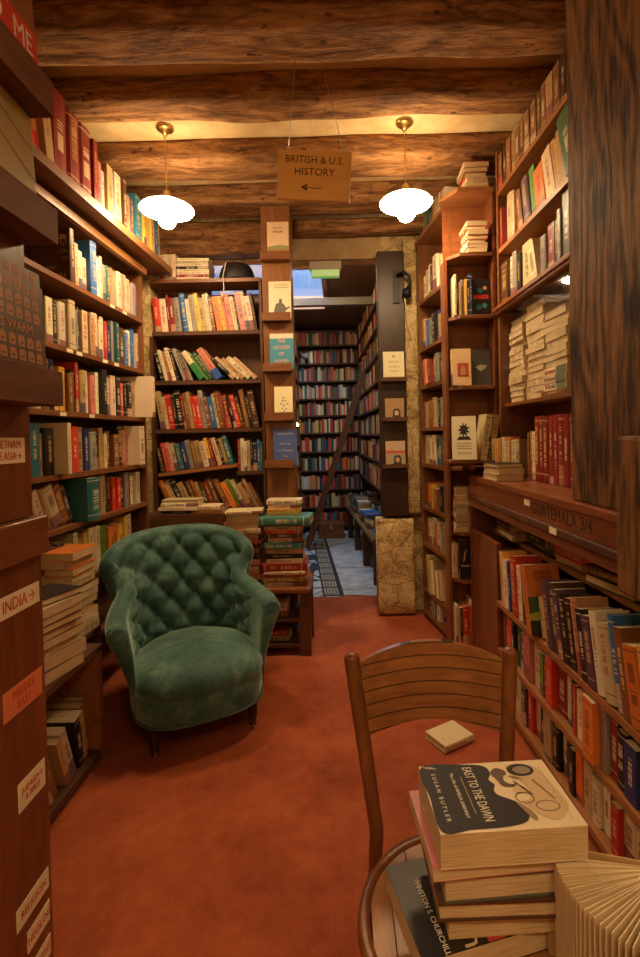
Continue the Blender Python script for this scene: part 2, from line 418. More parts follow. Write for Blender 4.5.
class Frame:
    def __init__(s, x, y, phi, z=0, pre=None):
        s.M = T((x, y, z)) @ RZ(phi)
        if pre: s.M = s.M @ pre
def row(F, z, s0, s1, codes, where, end='left', hr=(.19, .25), wr=(.125, .165), tr=(.018, .046), d=(.008, .035), lean0=0, ymax=None, over=None):
    """a row of books standing on a shelf, spine outwards"""
    toks = codes.split(); specs = []; lean = lean0
    for tk in toks:
        if tk[0] in '<>|':
            lean = 0 if tk[0] == '|' else rad(float(tk[1:]))*(1 if tk[0] == '>' else -1); continue
        t = RNG.uniform(*tr); h = RNG.uniform(*hr); w = RNG.uniform(*wr)
        if '+' in tk: t *= 1.7
        if '-' in tk: t *= .6
        if '^' in tk: h = hr[1]*1.06; w = wr[1]
        if '_' in tk: h = hr[0]*.9
        specs.append([tk[0], t, h, w, lean])
    def gaps():
        g = 0; pl = 0; ph = 0; out = []
        for i, (c, t, h, w, a) in enumerate(specs):
            gap = 0
            m_ = min(h, ph) if i else h
            if a < 0 and -a > -min(pl, 0): gap = m_*math.sin(-a+min(pl, 0))/math.cos(min(pl, 0)) if i else h*math.sin(-a)
            if pl > 0 and pl > max(a, 0): gap += min(h, ph)*math.sin(pl-max(a, 0))/math.cos(max(a, 0))
            out.append(gap); g += gap; pl = a; ph = h
        if pl > 0: g += ph*math.sin(pl)
        return g, out
    g, gp = gaps()
    tot = sum(t/math.cos(a) for _, t, _, _, a in specs)
    k = min(1.7, max(.5, (s1-s0-g)/tot*.985))
    n = len(specs); s = s0
    for i, (c, t, h, w, a) in enumerate(specs):
        t *= k; s += gp[i]
        dd = RNG.uniform(*d)
        if over and i in over:
            o = over[i]; h = o.get('h', h); w = o.get('w', w); dd = o.get('d', dd); hard = o.get('hard')
        else: hard = None
        if a >= 0: L = T((s+t*math.cos(a), dd, z+.0015)) @ RY(a) @ T((-t, 0, 0))
        else: L = T((s, dd, z+.0015)) @ RY(a)
        if end == 'left': pos = f'{ordn(i+1)} from left'
        else: pos = f'{ordn(n-i)} from {end}'
        hb = hard if hard is not None else RNG.random() < .45
        lab = f"{desc(c, t)} {'hardback' if hb else 'paperback'}{' leaning' if abs(a) > .12 else ''}, {pos}, {where}"
        r, cv = book(F.M @ L, t, w, h, c, lab, 'books '+where, hb)
        if over and i in over and 'cb' in over[i]: over[i]['cb'](r, cv, t, w, h)
        s += t/math.cos(a)+.0006
    return s
LIE = cols((0, 0, 1), (0, 1, 0), (-1, 0, 0))
def stack(F, s, d, z, codes, where, wh=(.15, .22), tr=(.018, .04), turn=0, jit=6, shift=.012, labels=None, cb=None, dims=None):
    """books lying flat on each other, listed from the bottom; suffix: ' spine to viewer (default), f fore-edge, h head"""
    toks = codes.split(); n = len(toks)
    for i, tk in enumerate(toks):
        c = tk[0]; t = RNG.uniform(*tr); w = wh[0]*RNG.uniform(.9, 1.08); h = wh[1]*RNG.uniform(.9, 1.08)
        if '+' in tk: t *= 1.7
        if '-' in tk: t *= .6
        if '^' in tk: w *= 1.18; h *= 1.18
        if '_' in tk: w *= .85; h *= .85
        if dims and i in dims: t, w, h = dims[i]
        a = turn+RNG.uniform(-jit, jit)
        if 'f' in tk: a += 180
        if 'h' in tk: a += 90
        if 'q' in tk: a -= 90
        L = T((s+RNG.uniform(-shift, shift), d+RNG.uniform(-shift, shift), z+.0006)) @ RZ(rad(a)) @ LIE @ T((0, -w/2, -h/2))
        pos = 'topmost' if i == n-1 else 'bottom one' if i == 0 else f'{ordn(n-i)} from top'
        hb = RNG.random() < .4
        lab = labels[i] if labels and i in labels else f"{desc(c, t)} {'hardback' if hb else 'paperback'}, {pos} {where}"
        r, cv = book(F.M @ L, t, w, h, c, lab, 'books '+where, hb)
        if cb and i in cb: cb[i](r, cv, t, w, h)
        z += t+.0008
    return z
FACE = RZ(-PI/2)
def face_book(F, s, d, z, w, h, t, code, label, group=None, tilt=6, hard=False):
    """front cover turned to the viewer; its back leans against something behind"""
    M = F.M @ T((s, d, z)) @ RX(rad(-tilt)) @ FACE
    return book(M, t, w, h, code, label, group, hard)
def on_cover(t, e=.0006): return cols((0, 1, 0), (0, 0, 1), (1, 0, 0), (t+e, 0, 0))
def on_spine(t, h): return cols((0, 0, -1), (1, 0, 0), (0, -1, 0), (t/2, -.0006, h/2))

# ================================================================== ROOM SHELL
def rough_box(x0, x1, y0, y1, z0, z1, seed, amp=.012, nx=60):
    """hewn beam: a long box with an uneven skin"""
    rows = []; sec = []
    m = 7
    for k in range(m): sec.append((y0+(y1-y0)*k/m, z0))
    for k in range(m): sec.append((y1, z0+(z1-z0)*k/m))
    for k in range(m): sec.append((y1-(y1-y0)*k/m, z1))
    for k in range(m): sec.append((y0, z1-(z1-z0)*k/m))
    cy, cz = (y0+y1)/2, (z0+z1)/2
    for i in range(nx+1):
        x = x0+(x1-x0)*i/nx; r = []
        for (y, z) in sec:
            ey = max(0, abs(y-cy)/(y1-y0)*2-.75)*4; ez = max(0, abs(z-cz)/(z1-z0)*2-.75)*4
            rd = ey*ez*.02
            n = noise.noise(Vector((x*3+seed*7.1, y*9, z*9)))*amp+noise.noise(Vector((x*1.2+seed*3.3, y*2, z*2)))*amp*1.3
            v = Vector((0, y-cy, z-cz)); L = v.length; v *= (1+(n-rd-amp*.8)/L)
            r.append((x, cy+v.y, cz+v.z))
        rows.append(r)
    return MB().grid(rows, True, True)
XL, XR, YB, YF = -1.60, 1.28, 3.80, -1.5
CEIL = 3.08
struct(box('floor', M_dark, None, XL-.1, XR+.1, YF, 4.0, -.12, -.012))
car = MB(); nx, ny = 50, 90
rows_ = []
for j in range(ny+1):
    r_ = []
    for i in range(nx+1):
        x = XL+.01+(XR-XL-.02)*i/nx; y = YF+.01+(4.11-YF)*j/ny
        if j == ny: y += .03*noise.noise(Vector((x*6, 0, 0)))+(.02 if x > 0 else 0)
        r_.append((x, y, -.0015+.0012*noise.noise(Vector((x*3, y*3, 0)))))
    rows_.append(r_)
# the carpet runs through the doorway only between the jambs
def inroom(p): return p[1] < 3.78 or (-.36 < p[0] < .34)
car.grid(rows_); car.f = [f for f in car.f if all(inroom(car.v[k]) for k in f)]
o = car.build('carpet', M_carpet, None, True); so = o.modifiers.new('thick', 'SOLIDIFY'); so.thickness = .009; so.offset = -1
tag(o, 'worn brick red carpet covering the front room floor up to the tiles', 'carpet')
struct(box('wall_left', M_plaster, None, XL-.12, XL, YF, YB+.15, -.12, CEIL+.1))
struct(box('wall_right', M_plaster, None, XR, XR+.12, YF, YB+.15, -.12, CEIL+.1))
struct(box('wall_front', M_plaster, None, XL-.12, XR+.12, YF-.12, YF, -.12, CEIL+.1))
wb = MB()
DX0, DX1, DZ = -.36, .34, 2.72
WX0, WX1, WZ0, WZ1 = -1.0, -.50, 2.44, 2.72
wb.box(XL-.12, WX0, YB, YB+.15, -.12, CEIL+.1); wb.box(WX0, WX1, YB, YB+.15, -.12, WZ0); wb.box(WX0, WX1, YB, YB+.15, WZ1, CEIL+.1); wb.box(WX1, DX0, YB, YB+.15, -.12, CEIL+.1)
wb.box(DX1, XR+.12, YB, YB+.15, -.12, CEIL+.1)
struct(wb.build('wall_back', M_stone))
struct(box('trim_lintel', M_lintel, None, DX0, DX1, YB+.01, YB+.14, DZ, CEIL+.1))
struct(box('ceiling', M_plaster, None, XL-.12, XR+.12, YF-.12, YB+.15, CEIL, CEIL+.1))
struct(rough_box(-1.47, -1.325, 3.47, 3.799, 0, 2.50, 21, .012, 14).build('trim_pier', M_stone, None, True))
# window high in the back wall
win = struct(MB().box(WX0, WX1, YB+.02, YB+.05, WZ0, WZ0+.025).box(WX0, WX1, YB+.02, YB+.05, WZ1-.025, WZ1).box(WX0, WX0+.03, YB+.02, YB+.05, WZ0+.025, WZ1-.025).box(WX1-.03, WX1, YB+.02, YB+.05, WZ0+.025, WZ1-.025).box(WX0+.27, WX0+.30, YB+.02, YB+.05, WZ0+.025, WZ1-.025).build('window_1', M_gold))
box('pane', emit_mat('sky_glow_glass', (.28, .45, .85), .28), win, WX0+.03, WX1-.03, YB+.03, YB+.036, WZ0+.025, WZ1-.025)  # pane itself glows blue, standing in for daylight sky behind it
# beams
BZ = 2.95
def beam(y0, y1, seed, label, z0=BZ, x0=XL+.001, x1=XR-.001):
    o = rough_box(x0, x1, y0, y1, z0, CEIL+.02, seed).build('ceiling_beam', M_beam, None, True)
    tag(o, label, 'beam', 'ceiling beams'); return o
beam(1.02, 1.27, 9, 'rough dark ceiling beam overhead in the foreground, nearest of all')
beam(1.46, 1.70, 8, 'rough dark ceiling beam just in front of the one holding the sign')
beam(1.905, 2.155, 1, 'rough hewn ceiling beam with the wires of the wooden sign')
beam(2.335, 2.54, 2, 'hewn ceiling beam between sign beam and the pale plaster strip')
beam(2.84, 3.12, 3, 'hewn ceiling beam right behind the two hanging lamps')
beam(3.34, 3.62, 4, 'dark ceiling beam crossing above the wooden column top')
o = rough_box(XL+.002, -.36, 3.63, 3.79, 2.715, BZ+.02, 6, .01, 40).build('lintel_beam', M_beam, None, True)
tag(o, 'wide dark wooden lintel beam above the back bookcase window', 'beam')
o = rough_box(-.30, XR-.002, 3.63, 3.79, 2.86, BZ+.02, 5, .01, 40).build('lintel_beam', M_beam, None, True)
tag(o, 'dark wooden beam above the pale plaster over the doorway', 'beam')

# ================================================================== LEFT BOOKCASE
def shelf_unit(name, label, F, L, D, zs, top, mat=M_shelf, matz=M_shelfz, bt=.024, back=True, sides=(1, 1), lip=0, base=0, cat='bookcase'):
    r = empty(name, label, cat, F.M)
    if sides[0]: box('side_panel', matz, r, -.022, 0, 0, D, base, top)
    if sides[1]: box('side_panel', matz, r, L, L+.022, 0, D, base, top)
    if back: box('back_panel', M_darkz, r, 0, L, D-.012, D, base, top)
    for z in zs: box('shelf_board', mat, r, 0, L, -lip, D-.012, z-bt, z)
    return r
aL = math.atan(.04)
FL = Frame(-1.338, 1.75, PI/2-aL)
UL = shelf_unit('bookcase', 'tall wooden bookcase along the left wall behind the green armchair', FL, 1.47, .22, [.34, .66, .95, 1.20, 1.50, 1.81, 2.14], 2.46, lip=.006)
box('top_plank', M_shelf, UL, -.05, 1.70, -.125, .215, 2.505, 2.55)
box('moulding', M_gold, UL, 0, 1.5, -.03, .0, 2.44, 2.48)
for s_, z_ in ((.62, 1.798), (.70, 1.798), (.95, 1.798), (1.08, 1.798), (.8, 1.488), (1.2, 2.128), (1.05, 2.128), (.55, 1.488)):
    box('price_label', M_label, UL, s_, s_+.05, -.0085, -.0065, z_-.012, z_+.006)
def empire(r, cv, t, w, h):
    M = cols((0, -1, 0), (0, 0, 1), (-1, 0, 0), (-.0008, 0, 0))
    for s_, y, z, sz in (('SH', .035, .19, .026), ('ON', .035, .155, .026), ('TH', .03, .12, .026), ('AND', .10, .075, .026), ('EMPIRE', .075, .035, .033)):
        text('title', s_, sz, plain((.45, .33, .16)), cv, M @ T((-y, z, 0)), 'CENTER')
    flat('cover_print', [[(-.06, .215), (-.02, .215), (-.02, .235), (-.05, .24)], [(-.05, .2), (-.045, .2), (-.045, .22), (-.05, .22)], [(-.025, .2), (-.02, .2), (-.02, .22), (-.025, .22)]], plain((.55, .40, .18)), cv, M)
row(FL, 2.14, .69, 1.455, 'N^ w c w w_ b+^ w c s G- p g w p- w w s b-', 'top shelf of left bookcase', 'right end', hr=(.20, .25), over={0: dict(h=.27, w=.20, d=.0, hard=True, cb=empire), 5: dict(h=.285, w=.16, d=.0, hard=True)})
row(FL, 1.81, .30, 1.455, 'w c w g N w k s w c s N c T w w c r B s t N+ b+ w b c c', 'second shelf of left bookcase', 'right end', hr=(.205, .25))
row(FL, 1.50, .30, 1.44, 'w c n w n B y y n k r^ T w p w k+ r w w k r k k T w+', 'third shelf of left bookcase', 'right end', hr=(.19, .24), over={24: dict(h=.26, w=.22, d=-.09, hard=False), 15: dict(h=.245, w=.16, d=-.01)})
row(FL, 1.20, .22, 1.44, 'N w t t n k w k k r T B s k T c N n k p T w+ r', 'fourth shelf of left bookcase', 'right end', hr=(.19, .245), over={6: dict(h=.24, w=.19, d=-.05, hard=False), 21: dict(h=.24, w=.19, d=-.04)})
row(FL, .95, .22, 1.44, 'k o <22 k c c n N | t+ t- c T k k r r k s k w w', 'fifth shelf of left bookcase', 'right end', hr=(.175, .22), over={7: dict(h=.215, w=.21, d=-.05, hard=True)})
row(FL, .66, .35, 1.40, 'v v v n N c c T y w w g o o y y c', 'sixth shelf of left bookcase', 'right end', hr=(.19, .24), over={1: dict(d=.0)})
row(FL, 2.55, .26, 1.66, '<7 r T | d+^ d+^ d+^ d^ p w T b c N T v t t y y w y b y', 'top plank above left bookcase', 'right end', hr=(.22, .30), wr=(.16, .22), d=(-.11, -.08), over={2: dict(h=.36, w=.26, d=-.10, hard=True), 3: dict(h=.34, w=.25, d=-.10, hard=True), 4: dict(h=.34, w=.25, d=-.10, hard=True)})
# dark flat books at the far end, below the fifth shelf

# ================================================================== FOREGROUND PILLAR (left) with display ledges
FP = Frame(-.64, .70, PI/2)
UP = empty('bookcase_end', 'dark varnished bookcase end in the left foreground carrying face-out books and paper labels', 'bookcase', FP.M)
box('panel', M_red, UP, 0, .315, .0, .30, 1.20, 2.945, .003)
box('rail', M_redx, UP, -.0, .332, -.022, .30, 1.12, 1.198, .004)
box('lower_panel', M_red, UP, 0, .332, -.004, .30, 0, 1.118, .003)
M_ledge = wood('ledge_wood', (.20, .07, .025), (.07, .022, .008), 'x', 1, .65)
LZ = (2.012, 1.755, 1.425)
for z_ in LZ: 
    box('display_ledge', M_ledge, UP, .0, .312, -.062, -.001, z_, z_+.018, .002); box('display_lip', M_ledge, UP, .0, .312, -.072, -.0625, z_, z_+.07, .001)
def panel_label(y0, y1, z0, z1, txt, mat=M_label, size=.03, sub=None):
    # label on the front plane; y = world depth, z = height
    X = -.0056 if z1 < 1.12 else -.0016
    m = MB().box(y0-.70, y1-.70, X, X+.0015, z0, z1).build('paper_label', mat, UP)
    text('lettering', txt, size, M_inkred, m, T(((y0+y1)/2-.70, X-.0006, (z0+z1)/2)) @ FRONT, sx=.8)
def yz(px, py, X=.645):
    u, v = px-340, py-436
    tu, tv = u-v*.018, v+u*.018
    Y = -X*490/tu
    return Y, CAMZ-tv*Y/490
for (a, b, tx, mt, sz) in (((-12, 615), (36, 578), 'INDIA→', M_label, .034), ((-6, 712), (39, 662), 'MIDDLE\nEAST', M_labelred, .024), ((8, 800), (46, 748), 'JUDAISM→\n& BIBLE', M_label, .017), ((4, 922), (43, 863), 'RELIGION', M_label, .022), ((15, 942), (50, 886), 'THEOLOGY', M_label, .022), ((20, 985), (49, 922), 'MYTHS', M_label, .022)):
    y0, z0 = yz(*a); y1, _ = yz(b[0], b[1]); _, zt = yz(b[0], b[1]); 
    hgt = .042 if '\n' not in tx else .056
    zb = zt-hgt; y1 = min(y1, 1.018); y0 = min(y0, y1-.06)
    panel_label(y0, y1, zb, zt, tx.replace('→', '→'), mt, sz)
y0, _ = yz(-12, 440, .642); y1, zt = yz(23, 436, .642)
panel_label(y0, y1, zt-.05, zt, 'VIETNAM\nS.E.ASIA→', M_label, .022)
def red_cb(r, cv, t, w, h):
    M = on_cover(t)
    flat('cover_print', [[(0, .065), (w, .065), (w, .135), (0, .135)]], plain((.62, .05, .03)), cv, M)
    text('title', 'RED  ME', .06, M_inkw, cv, M @ T((w/2, .10, .0005)), sx=.78)
    flat('cover_print', [[(.05, .16), (.12, .15), (.15, .2), (.1, .25), (.06, .22)]], plain((.10, .08, .06)), cv, M)
r, cv = face_book(FP, .10, -.022, LZ[0]+.0186, .20, .28, .03, 'n', 'brown face-out book with red title band on the highest foreground ledge', 'face-out books on the foreground ledges', 3); red_cb(r, cv, .03, .20, .28)
r, cv = face_book(FP, .10, -.022, LZ[1]+.0186, .20, .265, .02, 'T', 'tan face-out book with a faint landscape cover on the middle foreground ledge', 'face-out books on the foreground ledges', 3)
flat('cover_print', [[(0, 0), (.2, 0), (.2, .03), (.15, .045), (.1, .03), (.05, .06), (0, .05)], [(0, .25), (.06, .255), (.12, .235), (.2, .23), (.2, .265), (0, .265)]], plain((.10, .09, .06)), cv, on_cover(.02))
flat('cover_print', [[(0, .16), (.1, .145), (.2, .10), (.2, .103), (.1, .15), (0, .165)], [(0, .21), (.12, .19), (.2, .16), (.2, .163), (.12, .194), (0, .214)]], plain((.16, .13, .08)), cv, on_cover(.02))
r, cv = face_book(FP, .10, -.022, LZ[2]+.0186, .20, .245, .028, 'N', 'dark face-out book with a grid of small orange faces on the lowest foreground ledge', 'face-out books on the foreground ledges', 3)
pl = []; pk = []
for i in range(7):
    for j in range(9):
        if j in (4,) : continue
        x, z = .012+i*.026, .008+j*.0265
        pl.append([(x, z), (x+.019, z), (x+.019, z+.016), (x+.015, z+.021), (x+.004, z+.021), (x, z+.016)]); pk.append([(x+.004, z+.006), (x+.015, z+.006), (x+.013, z+.0085), (x+.006, z+.0085)])
flat('cover_print', pl, plain((.42, .18, .05)), cv, on_cover(.028)); flat('cover_print', pk, M_ink, cv, on_cover(.028, .001))
text('title', 'HAS WARM', .024, plain((.5, .25, .09)), cv, on_cover(.028, .001) @ T((.10, .124, 0)))

# ================================================================== LOW LEFT SHELF with piles
FLL = Frame(-1.04, 1.15, PI/2)
ULL = empty('low_shelf', 'low dark open shelf by the left wall carrying piled paperbacks', 'shelf', FLL.M)
box('shelf_board', M_dark, ULL, 0, .94, 0, .27, .46, .485); box('shelf_board', M_dark, ULL, 0, .90, 0, .27, .02, .05)
box('side_panel', M_darkz, ULL, -.022, 0, 0, .27, 0, .485); box('side_panel', M_gold, ULL, .90, .935, .0, .27, 0, .458); box('back_panel', M_darkz, ULL, 0, .90, .258, .27, .05, .46)
stack(FLL, .67, .085, .485, 'v+f Tf+ cf nf cf Nf wf cf kf', 'in front pile on low left shelf', wh=(.15, .225), tr=(.024, .036), turn=-12, jit=8, labels={8: 'dark grey paperback with pale swirls topping the front pile on low left shelf'})
box('shelf_board', M_dark, ULL, .941, 1.165, .115, .27, .46, .485); box('side_panel', M_darkz, ULL, 1.14, 1.165, .115, .27, 0, .459)
stack(FLL, 1.05, .19, .485, 'nf cf Tf yf cf df Nf wf cf of of of', 'in back pile on low left shelf', wh=(.135, .185), tr=(.026, .036), turn=-4, jit=5, labels={11: 'orange and red paperback topping the back pile beside the armchair'})
stack(FLL, .40, .14, .485, 'cf kf Tf wf cf', 'in small pile on low left shelf behind the labels', wh=(.145, .21), turn=4)
row(FLL, .05, .30, .92, '<26 N d d T G T <18 n k T c y <8 k T n T', 'inside low left shelf near floor', 'right end', hr=(.19, .24), d=(.02, .06), wr=(.14, .18))

# ================================================================== BACK BOOKCASE
FD = Frame(-1.30, 3.45, 0)
UD = empty('bookcase', 'dark wooden bookcase on the back wall between stone and the wooden column', 'bookcase', FD.M)
W = .755
box('side_panel', M_darkz, UD, -.02, 0, 0, .22, .83, 2.08); box('side_panel', M_darkz, UD, W, W+.018, 0, .22, .83, 2.475); box('back_panel', M_darkz, UD, 0, W, .208, .22, .83, 2.42)
for z_ in (2.475, 2.11, 1.765, 1.425, .855): box('shelf_board', M_dark if z_ < 2.4 else M_shelf, UD, 0, W, -.004, .207, z_-.026, z_)
box('plinth', M_darkz, UD, -.02, .52, -.21, -.006, 0, .83); box('plinth', M_darkz, UD, -.02, W, -.0, .22, 0, .828)
box('plinth_top', M_dark, UD, -.02, .52, -.21, -.006, .8305, .855)
box('sagging_shelf_board', M_gold, UD, .0, .56, -.012, .2, -.012, .012, M=T((.02, 0, 1.105)) @ RY(rad(-6)))
row(FD, 2.11, .0, W-.02, '<5 r+ w+ d d s <7 b w s y T w w n <9 o y p- p c k- p w w N', 'upper shelf of back bookcase', hr=(.225, .275), wr=(.13, .17), d=(.0, .02))
def twotone(c2, f):
    def cb(r, cv, t, w, h):
        MB().box(-.0007, t+.0007, -.0007, w-.01, -.0004, h*f).build('cover_band', plain(c2, .45), cv)
    return cb
row(FD, 1.765, .0, W-.015, '<14 k w T w k <20 s S s | <34 w+ g- G w- p+ <46 k c T w c', 'second shelf of back bookcase', hr=(.20, .24), d=(.0, .02), over={8: dict(h=.23, d=-.01, cb=twotone((.03, .22, .07), .55)), 12: dict(h=.25, d=-.012, cb=twotone((.03, .10, .42), .3))})
row(FD, 1.425, .0, W-.02, '<8 T c r+ k k+ d <9 n T r r s <10 n b c n d d <14 k r N <10 n k N', 'third shelf of back bookcase', hr=(.22, .27), d=(-.005, .015))
F4 = Frame(-1.28, 3.45, 0, 1.105, RY(rad(-6)))
row(F4, .0125, .0, .53, '<6 k r p w t B s n T w y d <9 c k T t', 'on sagging shelf of back bookcase', hr=(.18, .215), tr=(.018, .036), d=(-.005, .015))
# a short block carries the upright books right of the sagging shelf
box('shelf_board', M_dark, UD, .57, W, .0, .2, 1.096, 1.12)
row(FD, 1.12, .578, W-.005, 'd w w c k B b t', 'right end below third shelf of back bookcase', hr=(.20, .235), tr=(.018, .03), d=(.0, .015))
row(FD, .855, .0, W-.01, '<24 n o c k T <20 N d T N d N <26 n o g c T n T n', 'lowest shelf of back bookcase', hr=(.185, .23), d=(.0, .02))
stack(FD, .22, -.10, .855, 'k w^ c cf', 'in flat pile before back bookcase', wh=(.15, .24), tr=(.018, .03), turn=-3, jit=5)
stack(FD, .40, -.105, .855, 'n w', 'in small flat pile behind armchair top', wh=(.14, .2), tr=(.018, .028), turn=4, jit=5)
row(FD, 2.475, .06, .17, 'w w c w', 'beside the stacked magazines atop back bookcase', hr=(.16, .19), d=(.02, .03), tr=(.016, .022))
def mags():
    z = 2.475
    for i, c in enumerate('w d w c k w c w'.split()):
        M = FD.M @ T((.29, .11, z+.0006)) @ RZ(rad(RNG.uniform(-3, 3))) @ LIE @ T((0, -.085, -.11))
        book(M, .0185, .17, .225, c, f"{COL[c][1]} magazine lying flat, {'topmost' if i == 7 else 'bottom one' if i == 0 else ordn(8-i)+' from top'} in stack atop back bookcase", 'magazines stacked atop back bookcase', False); z += .0193
mags()
# black rounded bag on top
mb = MB(); rows_ = []
for i in range(13):
    a = i/12*PI/2; rr = math.cos(a)**.55 if i < 12 else .02; zz = math.sin(a)*.9
    rows_.append([(.128*rr*math.copysign(abs(math.cos(q))**.8, math.cos(q)), .095*rr*math.copysign(abs(math.sin(q))**.8, math.sin(q)), .15*zz) for q in [2*PI*k/28 for k in range(28)]])
bag = empty('soft_case', 'black rounded soft case lying on top of the back bookcase by the window', 'case', FD.M @ T((.585, .105, 2.477)))
mb.grid(rows_, True, True).build('body', plain((.015, .015, .017), .45), bag, True)
mb = MB().tube([(.1276*math.cos(q)*1.005, .0948*math.sin(q)*1.005, .012) for q in [2*PI*k/32 for k in range(33)]], .003, 6); mb.build('zip', M_iron, bag, True)
MB().tube([(-.06, -.085, .10), (-.062, -.105, .07), (-.05, -.11, .05), (-.04, -.105, .07), (-.045, -.088, .1)], .0022, 6).build('zip_pull', M_metal, bag, True)
o = MB().tube([(-1.30+.53, 3.442, 2.58), (-.79, 3.437, 2.485), (-.785, 3.435, 2.40), (-.80, 3.438, 2.34), (-.805, 3.45, 2.32)], .003, 6).build('cable', plain((.75, .72, .65)), None, True); tag(o, 'thin pale cable hanging from the top of the back bookcase', 'cable')

# ================================================================== WOODEN COLUMN with five face-out books
FC = Frame(-.508, 3.37, 0)
UC = empty('column', 'square wooden column with five small display ledges beside the doorway', 'column', FC.M)
box('post', M_col, UC, 0, .195, 0, .20, 0, 2.935, .004)
def zc(py, Y=3.33, px=280):
    return CAMZ-((py-436)+(px-340)*.018)*Y/490
LEDG = [261, 321, 371, 420, 467]
cover_specs = [('c', .145, .205, 'cream face-out book with green and pink print on the highest column ledge'),
               ('w', .15, .20, 'white face-out book with a grey standing figure on the column'),
               ('b', .16, .195, 'blue face-out book with pale red title block on the column'),
               ('w', .125, .175, 'white face-out book with a small sparse drawing on the column'),
               ('B', .16, .225, 'blue face-out book with pale lettering on the lowest column ledge')]
for i, py in enumerate(LEDG):
    z_ = zc(py)
    xo = .10
    box('display_ledge', M_col if i == 0 else M_dark, UC, xo-.10, xo+.095, -.062, -.001, z_, z_+.016, .002); box('display_lip', M_shelf, UC, xo-.10, xo+.095, -.066, -.0625, z_, z_+.055, .001)
    c, w, h, lab = cover_specs[i]
    zt = z_+.017
    hh = (zc([222, 281, 333, 386, 428][i])-zt)
    r, cv = face_book(FC, .118-w/2+(.004*i), -.026, zt, w, hh, .016, c, lab, 'face-out books on the wooden column', 4)
    h = hh; M = on_cover(.016); M2 = on_cover(.016, .0012)
    if i == 0:
        flat('cover_print', [[(0, 0), (w, 0), (w, h*.32), (w*.6, h*.36), (0, h*.3)]], plain((.25, .30, .10)), cv, M)
        flat('cover_print', [[(w*(.08+.17*k), .02), (w*(.2+.17*k), .02), (w*(.2+.17*k), .05), (w*(.14+.17*k), .062), (w*(.08+.17*k), .05)] for k in range(5)], plain((.5, .12, .12)), cv, M2)
        text('title', 'TENDER', .02, M_ink, cv, M2 @ T((w/2, h*.72, 0)), sx=.9); text('title', 'NEARER THE', .012, M_ink, cv, M2 @ T((w/2, h*.83, 0)))
    elif i == 1:
        flat('cover_print', [[(.03, .0), (.115, 0), (.112, .05), (.122, .058), (.14, .07), (.143, .082), (.132, .08), (.118, .072), (.10, .10), (.088, .108), (.091, .122), (.085, .135), (.073, .135), (.068, .122), (.07, .108), (.048, .10), (.035, .06)]], plain((.14, .13, .12)), cv, M)
        text('title', 'THE AUTOBIOGRAPHY', .010, M_ink, cv, M2 @ T((w/2+.01, h*.9, 0))); text('title', 'PEACE FOR FREEDOM', .009, M_ink, cv, M2 @ T((w/2+.01, h*.83, 0)))
    elif i == 2:
        cv.color = (.06, .28, .42, 1)
        flat('cover_print', [[(.0, h*.86), (w, h*.86), (w, h), (0, h)]], plain((.65, .62, .52)), cv, M)
        for k, (s_, z2) in enumerate((('THE', .80), ('ODYSSEY', .62), ('OF', .44), ('HOMER', .24))): text('title', s_, .033, plain((.85, .45, .32)), cv, M2 @ T((w/2, h*z2-.005, 0)), sx=.85)
    elif i == 3:
        flat('cover_print', [[(x, z), (x+.01, z+.003), (x+.012, z+.01), (x+.003, z+.009)] for x, z in ((.05, .11), (.07, .112), (.04, .09), (.085, .09), (.05, .06), (.075, .055), (.06, .08), (.055, .13), (.06, .04))], M_ink, cv, M)
    else:
        cv.color = (.07, .12, .36, 1)
        for s_, z2, sz in (('A Strange Anthology', .86, .0135), ('Masters of a', .58, .0155), ('Secret Nineteen', .40, .0155), ('Tales', .24, .0155)): text('title', s_, sz, M_inkw, cv, M2 @ T((w/2, h*z2, 0)))

# ================================================================== TABLE WITH STACKS (by the column)
FT = Frame(-.765, 2.99, 0)
tb = empty('small_table', 'low dark wooden stand carrying tall stacks of old books beside the doorway', 'table', FT.M)
box('table_top', M_redx, tb, 0, .565, 0, .36, .392, .42, .004)
for x, y in ((.0, .01), (.49, .01), (.0, .30), (.49, .30)): box('leg', M_darkz, tb, x+.005, x+.07, y, y+.05, 0, .392)
box('lower_shelf', M_dark, tb, .07, .495, .02, .34, .05, .07); box('lower_shelf', M_dark, tb, .07, .495, .02, .34, .21, .23)
LEDT = 'in left stack on the small table'
stack(FT, .135, .17, .42, 'T T T+ n N n N- d T_ c of cf+ w-', LEDT, wh=(.16, .22), tr=(.026, .04), jit=5, labels={12: 'pale open-topped paper booklet on the left stack of the small table'})
stack(FT, .40, .16, .42, 'c^ n^ r-^ c^- d^+ c k T t^ c_ N r- T', 'in right stack on the small table', wh=(.175, .235), tr=(.024, .036), jit=3, shift=.006)
def top_t():
    z = .42
    return z
# large teal book rolled over the right stack plus a few pale ones above
zt = max((o.matrix_basis.translation.z for o in C.objects if o.get('group') == 'books in right stack on the small table'))+.034
M0 = FT.M @ T((.415, .14, zt+.001)) @ RZ(rad(-4)) @ LIE
book(M0 @ T((0, -.10, -.16)), .052, .20, .32, 't', 'thick teal hardback lying across the right stack on the small table', 'books in right stack on the small table', True)[1].color = (.06, .22, .20, 1)
stack(FT, .40, .17, zt+.054, 'T_ y_ c_ w+_', 'in pale pile over the teal book', wh=(.17, .25), tr=(.018, .024), jit=3, shift=.004)
stack(FT, .30, .13, .07, 'T d', 'under the small table near the floor', tr=(.025, .035)); stack(FT, .30, .13, .23, 'n c T', 'on upper shelf under the small table', tr=(.025, .033))

